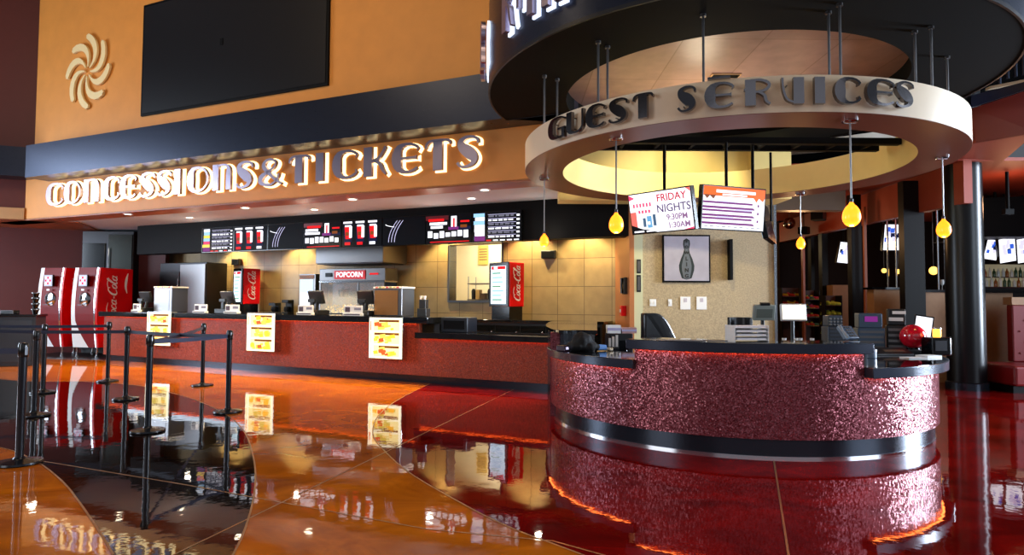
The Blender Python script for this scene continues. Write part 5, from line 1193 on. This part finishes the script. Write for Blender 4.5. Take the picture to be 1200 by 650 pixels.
# dark square columns
for px0, px1, Y in ((1055, 1085, 12.4), (993, 1011, 14.0), (963, 971, 16.2), (950, 955, 17.6), (940, 945, 19)):
    mb = MB(); yb(px0+(6 if px0 > 980 else 1), px1, Y, 0, 3.9, .18, mb); struct('wall_square_column', mb, M_DKCOL, label='dark square column of the lounge arcade')
mb = MB(); yb(1014, 1017, 13.8, 0, 3.6, .06, mb); yb(941.5, 944.0, 15.9, 0, 3.2, .1, mb); struct('trim_14', mb, mat('copper_line', (150, 80, 48), .4), label='copper coloured edge strip on a lounge column')
mb = MB(); yb(1024, 1060, 13.2, 0, Z_(338, 13.2), .25, mb); yb(1080, 1121, 12.5, 0, Z_(341, 12.5), .25, mb); yb(1150, 1187, 12.9, 0, Z_(343, 12.9, 1170), .25, mb)
yb(915, 942, 19.5, 0, Z_(332, 19.5), .3, mb); yb(976, 994, 15.8, 0, Z_(333, 15.8), .3, mb)
struct('wall_half', mb, M_HALF, label='tan half walls of the lounge')
mb = MB(); yb(1022, 1062, 13.15, Z_(338, 13.2), Z_(335.5, 13.2), .35, mb); yb(1078, 1123, 12.45, Z_(341, 12.5), Z_(338, 12.5), .35, mb); yb(1148, 1210, 12.8, Z_(343, 12.9, 1170), Z_(340, 12.9, 1170), .35, mb)
struct('trim_15', mb, M_BLKG, label='dark caps of the lounge half walls')
# soffits / ceiling right
def qstruct(name, m_, label, pts, thick=Vector((0, .1, 0))):
    mb = MB(); a = [Vector(p) for p in pts]; b = [p+thick for p in a]; n = len(a)
    mb.add(a+b, [tuple(range(n)), tuple(range(2*n-1, n-1, -1))]+[(i, (i+1) % n, n+(i+1) % n, n+i) for i in range(n)]); return struct(name, mb, m_, label=label)
pA, pB = at(1139, 127, 10.1), at(1215, 102, 9.3); pC, pD = at(1215, 155, 9.3), at(1144, 167, 10.1)
qstruct('wall_balcony', mat('balcony_red', (120, 36, 22), .5), 'red brown balcony front at the right edge', [pA, pB, pC, pD])
qstruct('ceiling_balcony', M_RSOF, 'red underside of the balcony', [pD, pC, pC+Vector((2.5, 5, 0)), pD+Vector((-1.5, 9, 0))], Vector((0, 0, .05)))
e0, e1, e2, e3 = at(1138, 112, 10.4), at(1215, 92, 9.8), at(1215, 101, 9.8), at(1138, 126, 10.4)
qstruct('trim_16', M_BAND, 'blue grey metal band of the balcony', [e0, e1, e2, e3])
qstruct('trim_17', mat('cream_cap', (226, 214, 180), .4), 'cream cap of the balcony band', [at(1160, 101, 10.5), at(1215, 90, 10.0), at(1215, 94, 10.0), at(1160, 104, 10.5)])
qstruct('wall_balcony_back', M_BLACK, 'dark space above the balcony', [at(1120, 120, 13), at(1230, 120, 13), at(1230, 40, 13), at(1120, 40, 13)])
for k, (px, y0, y1) in enumerate(((1171, 99, 85), (1180.5, 92, 77), (1190, 90, 68), (1199, 88, 60))):
    Y = 10.6; a = at(px, y0, Y); b = at(px, y1, Y); mb = MB(); mb.tube([(0, 0, 0), (0, 0, b.z-a.z)], .03, 10); mb.sphere((0, 0, b.z-a.z), .036, 10, 6)
    o = mb.build('railing_post', M_BAND, None, True); o.location = a; tag(o, 'short blue-grey balcony railing post, %s from the left' % WORD[k], 'post', 'balcony railing posts')
zs = 3.28
b0 = at(1120, 250, 11.6); b1 = at(1010, 262, 13.4); b2 = at(915, 285, 18.5)
P = [Vector((7.9, 11.2, zs)), Vector((7.35, 13.4, zs)), Vector((7.7, 18.5, zs))]
qstruct('wall_arcade_soffit', M_RSOF, 'orange red bulkhead above the lounge arcade', [P[0], P[2], P[2]+Vector((0, 0, .55)), P[0]+Vector((0, 0, .75))], Vector((.15, 0, 0)))
qstruct('ceiling_lounge', M_RSOF, 'dark red lounge ceiling', [(3.5, 12.2, 4.03), (7.9, 11.2, 4.03), (15, 11.2, 4.03), (15, 26, 3.9), (3.5, 26, 3.9)], Vector((0, 0, .06)))
qstruct('wall_tan_bulkhead', mat('taupe_bulkhead', (120, 96, 70), .5), 'taupe bulkhead behind the ring', [at(906, 246, 13.2), at(991, 246, 13.2), at(991, 214, 13.2), at(906, 214, 13.2)], Vector((0, .3, 0)))
mb = MB(); mb.box(5.0, 7.5, 21.5, 21.7, 0, 3.9); struct('wall_far', mb, mat('far_ochre', (190, 150, 78), .6), label='ochre far end wall of the arcade')
mb = MB(); mb.box(7.9, 20, 19.0, 19.3, 0, 4.0); struct('wall_bar', mb, mat('bar_brown', (26, 14, 10), .6, spec=.1), label='dark brown wall behind the bar')
mb = MB(); mb.box(xa2+.03, 5.35, 21.0, 21.4, 0, 3.9); struct('wall_corridor', mb, M_REDW, label='maroon corridor wall')
mb = MB(); mb.box(20, 20.2, -8, 30, 0, 7); struct('wall_right', mb, M_REDW, label='maroon wall far to the right, outside the picture')
mb = MB(); mb.box(-24, 20.2, -8, 30, 10.5, 10.7); struct('ceiling_high', mb, mat('high_ceiling', (90, 84, 80), .7), label='high lobby ceiling')
mb = MB(); mb.box(-20, 20, 26, 26.3, 0, 10); struct('wall_rear', mb, M_BLACK, label='dark rear wall')
# black bar bulkhead with hanging rods
qstruct('wall_bar_bulkhead', M_BLACK, 'black bulkhead over the bar', [at(1146, 277, 13.8), at(1220, 277, 13.8), at(1220, 229, 13.8), at(1146, 232, 13.8)], Vector((0, 1.5, 0)))
for k, (px, y0, y1, Y) in enumerate(((1166, 232, 204, 14.2), (1181, 245, 166, 12.0))):
    a = at(px, y0, Y); b = at(px, y1, Y); b.z = 4.0; mb = MB(); mb.tube([(0, 0, 0), (0, 0, b.z-a.z)], .03, 10); mb.box(-.08, .08, -.05, .05, -.1, 0)
    o = mb.build('ceiling_pole', M_BLACK, None, True); o.location = a; tag(o, ['short black ceiling pole over the bar', 'long black ceiling pole over the bar'][k], 'pole')
# TVs
def tv(px0, px1, py0, py1, Y, label, skew=0, seed=0):
    a = at((px0+px1)/2, (py0+py1)/2, Y); w = (px1-px0)/F*Y; h = (py1-py0)/F*Y; rnd = random.Random(seed)
    th = thing('bar_screen', label, 'screen', a, 0, 'bright screens over the bar'); M2 = Matrix.Rotation(R(skew), 4, 'Y') @ Matrix.Rotation(R(10), 4, 'X')
    mb = MB(); mb.box(-w/2-.02, w/2+.02, 0, .08, -h/2-.02, h/2+.02, 0, M2); mb.build('case', M_BLKG, th, bevel=.005)
    mb = MB(); mb.box(-w/2, w/2, -.004, -.001, -h/2, h/2, 0, M2)
    for k in range(9):
        x = rnd.uniform(-w/2, w/2*.5); z = rnd.uniform(-h*.2, h/2*.6); mb.box(x, min(w/2, x+w*.22), -.006-k*.0004, -.005-k*.0004, z, min(h/2, z+h*.18), rnd.choice([1, 2, 3, 3]), M2)
    mb.build('display', [S_WHT, S_BLU, S_NAV, S_LAV], th)
    mb = MB(); mb.tube([(0, .06, 0), (0, .06, 4.0-a.z)], .02, 8); mb.build('ceiling_bracket', M_BLACK, th)
tv(1036, 1057, 263, 293, 14.6, 'bright screen in the opening between the two dark columns', 0, 1)
tv(983, 997, 284, 308, 16.5, 'small bluish screen left of the dark column', 6, 2)
tv(1155, 1170, 281, 304, 14.6, 'narrow blue screen right beside the round black column', 8, 5)
tv(1171, 1190, 279, 307, 14.4, 'blue and white screen over the bar, right of the narrow one', -10, 3)
tv(1192, 1212, 279, 307, 14.5, 'screen over the bar cut by the right picture edge', -10, 4)
# bar shelves with bottles
th = thing('bottle_shelf', 'back bar shelf full of bottles right of the round column', 'shelf', at(1176, 336, 15.2))
zz = th.location.z
mb = MB(); mb.box(-.75, .9, -.05, .3, -1.4, -.03); mb.build('cabinet', M_BLKP, th); mb = MB(); mb.box(-.78, .93, -.08, .32, -.03, 0); mb.box(-.78, .93, .12, .32, .22, .24); mb.build('shelf_board', M_CHROME, th)
mb = MB(); mb.box(-.75, .9, .32, .36, 0, .55); mb.build('lit_back', mat('bar_glow', (200, 190, 160), .4, emit=(150, 140, 110), es=.35), th)
BM = [mat('bottle_amber', (150, 84, 30), .1), mat('bottle_clear', (210, 216, 210), .08), mat('bottle_green', (50, 80, 50), .1), mat('bottle_white', (230, 226, 214), .3)]
bm_ = MB(); bm_.lathe([(.034, 0), (.036, .01), (.036, .13), (.014, .17), (.012, .21), (.001, .21)], 12)
bproto = []
for k in range(4):
    o = bm_.build('bottle', BM[k], None, True); bproto.append(o)
for r_ in range(2):
    for k in range(15):
        x = -.7+k*.107+random.uniform(-.01, .01); q = (k*7+r_*3+k//4) % 4
        first_use = (r_ == 0 and k < 4 and False)
        o = bproto[q].copy(); COL.objects.link(o); o.location = (th.location.x+x, th.location.y+(.02 if r_ == 0 else .22), zz+.0+(.241 if r_ else .001)); o.scale = (1, 1, random.uniform(.85, 1.15))
        tag(o, '%s bottle on the %s row of the back bar shelf' % (['amber', 'clear', 'green', 'white'][q], ['lower', 'upper'][r_]), 'bottle', 'bottles on the back bar, %s %s' % (['amber', 'clear', 'green', 'white'][q], ['lower row', 'upper row'][r_]))
for o in bproto: bpy.data.objects.remove(o)
# small mirror pendants beyond
for k, (px, py, Y) in enumerate(((1036, 317, 15), (1053, 318, 15.5), (1094, 317, 14), (1112, 320, 15))):
    a = at(px, py, Y); th = thing('globe_lamp', 'small glowing globe lamp in the lounge, %s from the left' % WORD[k], 'lamp', a, 0, 'small globe lamps in the lounge')
    r_ = .09 if k == 2 else .055
    mb = MB(); mb.sphere((0, 0, 0), r_, 16, 10); mb.build('globe', M_LAMPC if False else mat('globe_glow', (255, 220, 140), .4, emit=(255, 190, 90), es=2.2), th, True)
    mb = MB(); mb.tube([(0, 0, r_), (0, 0, 4.0-a.z)], .006, 6); mb.build('cord', M_STEEL, th)
for k, (px, Y, y0) in enumerate(((1041, 14.2, 297), (1051, 14.25, 297), (1100, 13.2, 285), (1081.5, 13.5, 300))):
    a = at(px, 337, Y); b = at(px, y0, Y); mb = MB(); mb.tube([(0, 0, 0), (0, 0, 4.0-a.z)], .02, 8); o = mb.build('steel_post', M_CHROME, None, True); o.location = (a.x, a.y, a.z)
    mb = None; o.location.z = 0; o.scale = (1, 1, 4.0/(4.0-a.z)); tag(o, 'slim steel post in the lounge, %s from the left' % WORD[k], 'post', 'slim steel posts in the lounge')
for k, (px, Y) in enumerate(((1105, 13.0), (1110, 13.0), (1115, 13.0))):
    a = at(px, 337, 12.6); th = thing('wine_glass', 'clear stemmed glass on the half wall cap, %s of three' % WORD[k], 'glass', (a.x, 12.62, Z_(338, 12.5)), 0, 'stemmed glasses on the half wall')
    mb = MB(); mb.lathe([(.03, 0), (.004, .01), (.004, .08), (.03, .11), (.034, .16), (.03, .2), (.027, .2), (.001, .1)], 14); mb.build('glass', mat('wine_clear', (220, 225, 225), .05, alpha=.6), th, True)
# speakers (dark diamonds) on the red soffit and mirror ball
for k, (px, py) in enumerate(((959, 253), (942, 270), (927.5, 280))):
    Y = 14.3+k*2.2; a = at(px, py, Y); s_ = .13-.015*k
    th = thing('ceiling_speaker', 'black angled ceiling speaker near the arcade soffit, %s in the row' % WORD[k], 'speaker', a, R(45), 'black ceiling speakers along the soffit')
    mb = MB(); mb.box(-s_, s_, -s_, s_, -s_*.8, s_*.8); mb.build('case', M_BLACK, th, bevel=.02); mb = MB(); mb.box(-s_*.8, s_*.8, -s_-.006, -s_, -s_*.6, s_*.6); mb.build('grille', M_BLKP, th)
    mb = MB(); mb.tube([(0, 0, s_*.8), (0, 0, 3.92-a.z)], .012, 6); mb.build('bracket', M_BLACK, th)
a = at(925, 261.5, 17); th = thing('mirror_ball', 'small mirror ball hanging in the far arcade', 'mirror ball', a)
mb = MB(); mb.sphere((0, 0, 0), .155, 20, 14); mb.build('ball', mosaic_mat('mirror_mosaic', (90, 80, 80), (220, 210, 200), 24, .3, 1, .1), th); mb = MB(); mb.tube([(0, 0, .15), (0, 0, 3.92-a.z)], .006, 6); mb.build('cord', M_STEEL, th)
# shoe racks
SHC = [mat('shoe_red', (176, 44, 34), .5), mat('shoe_teal', (52, 96, 84), .5), mat('shoe_lime', (160, 170, 54), .5), mat('shoe_yellow', (200, 160, 40), .5), mat('shoe_magenta', (180, 44, 84), .5)]
def shoe_mesh(m1, m2):
    mb = MB(); pts = [(-.11, .0, .035), (-.06, 0, .042), (.02, 0, .034), (.09, 0, .026), (.125, 0, .014)]
    mb.tube(pts, [.034, .036, .034, .036, .02], 10, 0); mb.box(-.13, .13, -.036, .036, -.004, .008, 1); mb.tube([(-.08, 0, .05), (-.085, 0, .095)], [.034, .03], 10, 1)
    return mb.build('bowling_shoe', [m1, m2], None, True)
racks = [(917, 941, 337, 17.0, [3, 0, 3, 0], 'left'), (943, 960, 340, 16.0, [0, 1, 4, 0], 'middle'), (968, 986, 346, 14.8, [2, 2, 2, 2], 'right')]
cnt = 0
for (px0, px1, pyt, Y, cols, nm) in racks:
    a = at(px0, pyt, Y); w = (px1-px0)/F*Y; h = a.z; th = thing('shoe_rack', 'wooden rack of bowling shoes in the far arcade, %s one of three' % nm, 'rack', (a.x, Y, 0), 0, 'bowling shoe racks')
    mb = MB(); mb.box(-.02, 0, 0, .3, 0, h); mb.box(w, w+.02, 0, .3, 0, h); mb.build('side_panel', M_DKCOL, th)
    mb = MB(); mb.box(0, w, .28, .3, 0, h); mb.build('rear_panel', mat('rack_brown', (70, 34, 20), .5), th)
    for r_ in range(4):
        z = h-.22-r_*.22; mb = MB(); mb.box(0, w, .0, .28, z-.02, z); mb.build('shelf', mat('rack_brown', (70, 34, 20), .5), th)
        ns = 3
        for q in range(ns):
            o = shoe_mesh(SHC[cols[(r_+q) % 4]], SHC[(cols[r_]+1+q) % 5 if nm != 'right' else 2]); o.location = (a.x+w*(q+.5)/ns, Y+.13, z+.0045); o.rotation_euler = (0, 0, R(-60))
            tag(o, 'bowling shoe on the %s rack, %s shelf from the top, %s from the left' % (nm, WORD[r_], WORD[q]), 'shoe', 'bowling shoes on the racks')
# red booth at the right
p = at(1178, 430, 11.0)
th = thing('booth_bench', 'red vinyl booth bench with tufted back at the right edge', 'bench', (X_(1157, 11.6), 11.6, 0))
mb = MB(); mb.box(0, 2.6, -.6, .3, .12, .46); mb.build('seat', M_BOOTH, th, bevel=.04)
mb = MB(); mb.box(X_(1186, 11.9)-X_(1157, 11.6), 2.6, .3, .45, .46, Z_(357, 11.9, 1180)); bk = mb.build('backrest', M_BOOTH, th, bevel=.02)
bx0 = X_(1186, 11.9)-X_(1157, 11.6)
for r_ in range(4):
    for q in range(5):
        mb = MB(); mb.sphere((bx0+.12+q*.2+(.1 if r_ % 2 else 0), .296, .62+r_*.2), .018, 8, 6); mb.build('button', M_BOOTH, bk)
mb = MB(); mb.box(0, 2.6, -.55, .4, 0, .12); mb.build('plinth', M_BLACK, th)
mb = MB(); mb.box(bx0-.02, 2.6, .28, .5, Z_(357, 11.9, 1180), Z_(348, 11.9, 1180)); mb.build('top_rail', M_HALF, th)
# ================================================================== LIGHTS
# daylight through the lobby's glass fronts: left, right and behind the camera; two added ring fills
COOL = (.72, .84, 1.0)
lamp_light((-18.5, 12.5, 3.6), 'AREA', 1100, COOL, 4.5, Vector((1, .15, -.05)), sy=5.0)
lr = lamp_light((15.5, 8.2, 3.0), 'AREA', 800, COOL, 2.6, Vector((-1, .02, -.02)), sy=5.0); lr.data.spread = R(75)
lamp_light((13, 0.5, 3.6), 'AREA', 420, COOL, 4, Vector((-1, .75, 0)), sy=5)  # fill added to brighten the right end of the ring
lamp_light((-9.5, -.5, 3.6), 'AREA', 260, (.9, .93, 1), 4, Vector((1, .7, 0)), sy=5)  # matching fill added for the left end of the ring
lamp_light((3.0, -7, 5.0), 'AREA', 130, (.85, .9, 1.0), 16, Vector((-.1, 1, -.02)), sy=6.5)
# warm overhead area lights, added as a wash for the upper wall
lamp_light((-8, 7.0, 9.8), 'AREA', 420, (1, .72, .42), 5, Vector((-.25, .8, -.8)))
lamp_light((2, 4, 9.8), 'AREA', 160, (1, .76, .5), 4, Vector((0, .5, -1)))
# fascia wash
# tile wall washers
for s_ in (-14.6, -12.3, -10.0, -7.7, -5.6, -4.3, -3.4):
    lamp_light(W(s_, -12.95, 3.3), 'SPOT', 170, (1, .80, .42), .05, Vector((0, 0, -1))-NW*.3, R(100), .5)
for s_ in (-14, -10.5, -7, -4.6): lamp_light(W(s_, -11.5, 2.9), 'POINT', 7, (1, .86, .66), .06)  # small point fills added under the concession ceiling
# kitchen
lamp_light(W((ws0+ws1)/2, -14.6, 3.45), 'AREA', 90, (1, .95, .78), 1.2, (0, 0, -1))
# inside the ring: unseen fills added for its inner face and the header
lamp_light((RC[0]-.2, RC[1]+.4, 3.98), 'POINT', 24, (1, .84, .6), .25)
lamp_light((RC[0], RC[1]+.6, 4.22), 'SPOT', 210, (1, .84, .45), .06, Vector((-.1, 3, -1.6)), R(80), .6)
lamp_light((RC[0]-1.1, RC[1]+.5, 4.2), 'SPOT', 80, (1, .84, .5), .06, Vector((-.2, 3, -2.6)), R(80), .6)
# lounge
lamp_light((6.4, 14.5, 3.0), 'POINT', 35, (1, .55, .25), .2)
lamp_light((9.5, 12.2, 3.4), 'POINT', 22, (1, .5, .25), .2)
lamp_light((6.2, 19.5, 3.2), 'POINT', 40, (1, .75, .4), .2)
lamp_light((10.5, 16.5, 2.6), 'POINT', 20, (1, .7, .5), .2)
lamp_light((-11, 15.0, 3.2), 'POINT', 6, (1, .8, .6), .1)
# ------------------------------------------------------------------ world, view
w = bpy.data.worlds.new('world'); SC.world = w; w.use_nodes = True
w.node_tree.nodes['Background'].inputs[0].default_value = (.40, .44, .52, 1); w.node_tree.nodes['Background'].inputs[1].default_value = .22
SC.view_settings.view_transform = 'Standard'; SC.view_settings.look = 'None'; SC.view_settings.gamma = 1; SC.view_settings.use_curve_mapping = False
SC.view_settings.exposure = 0.15
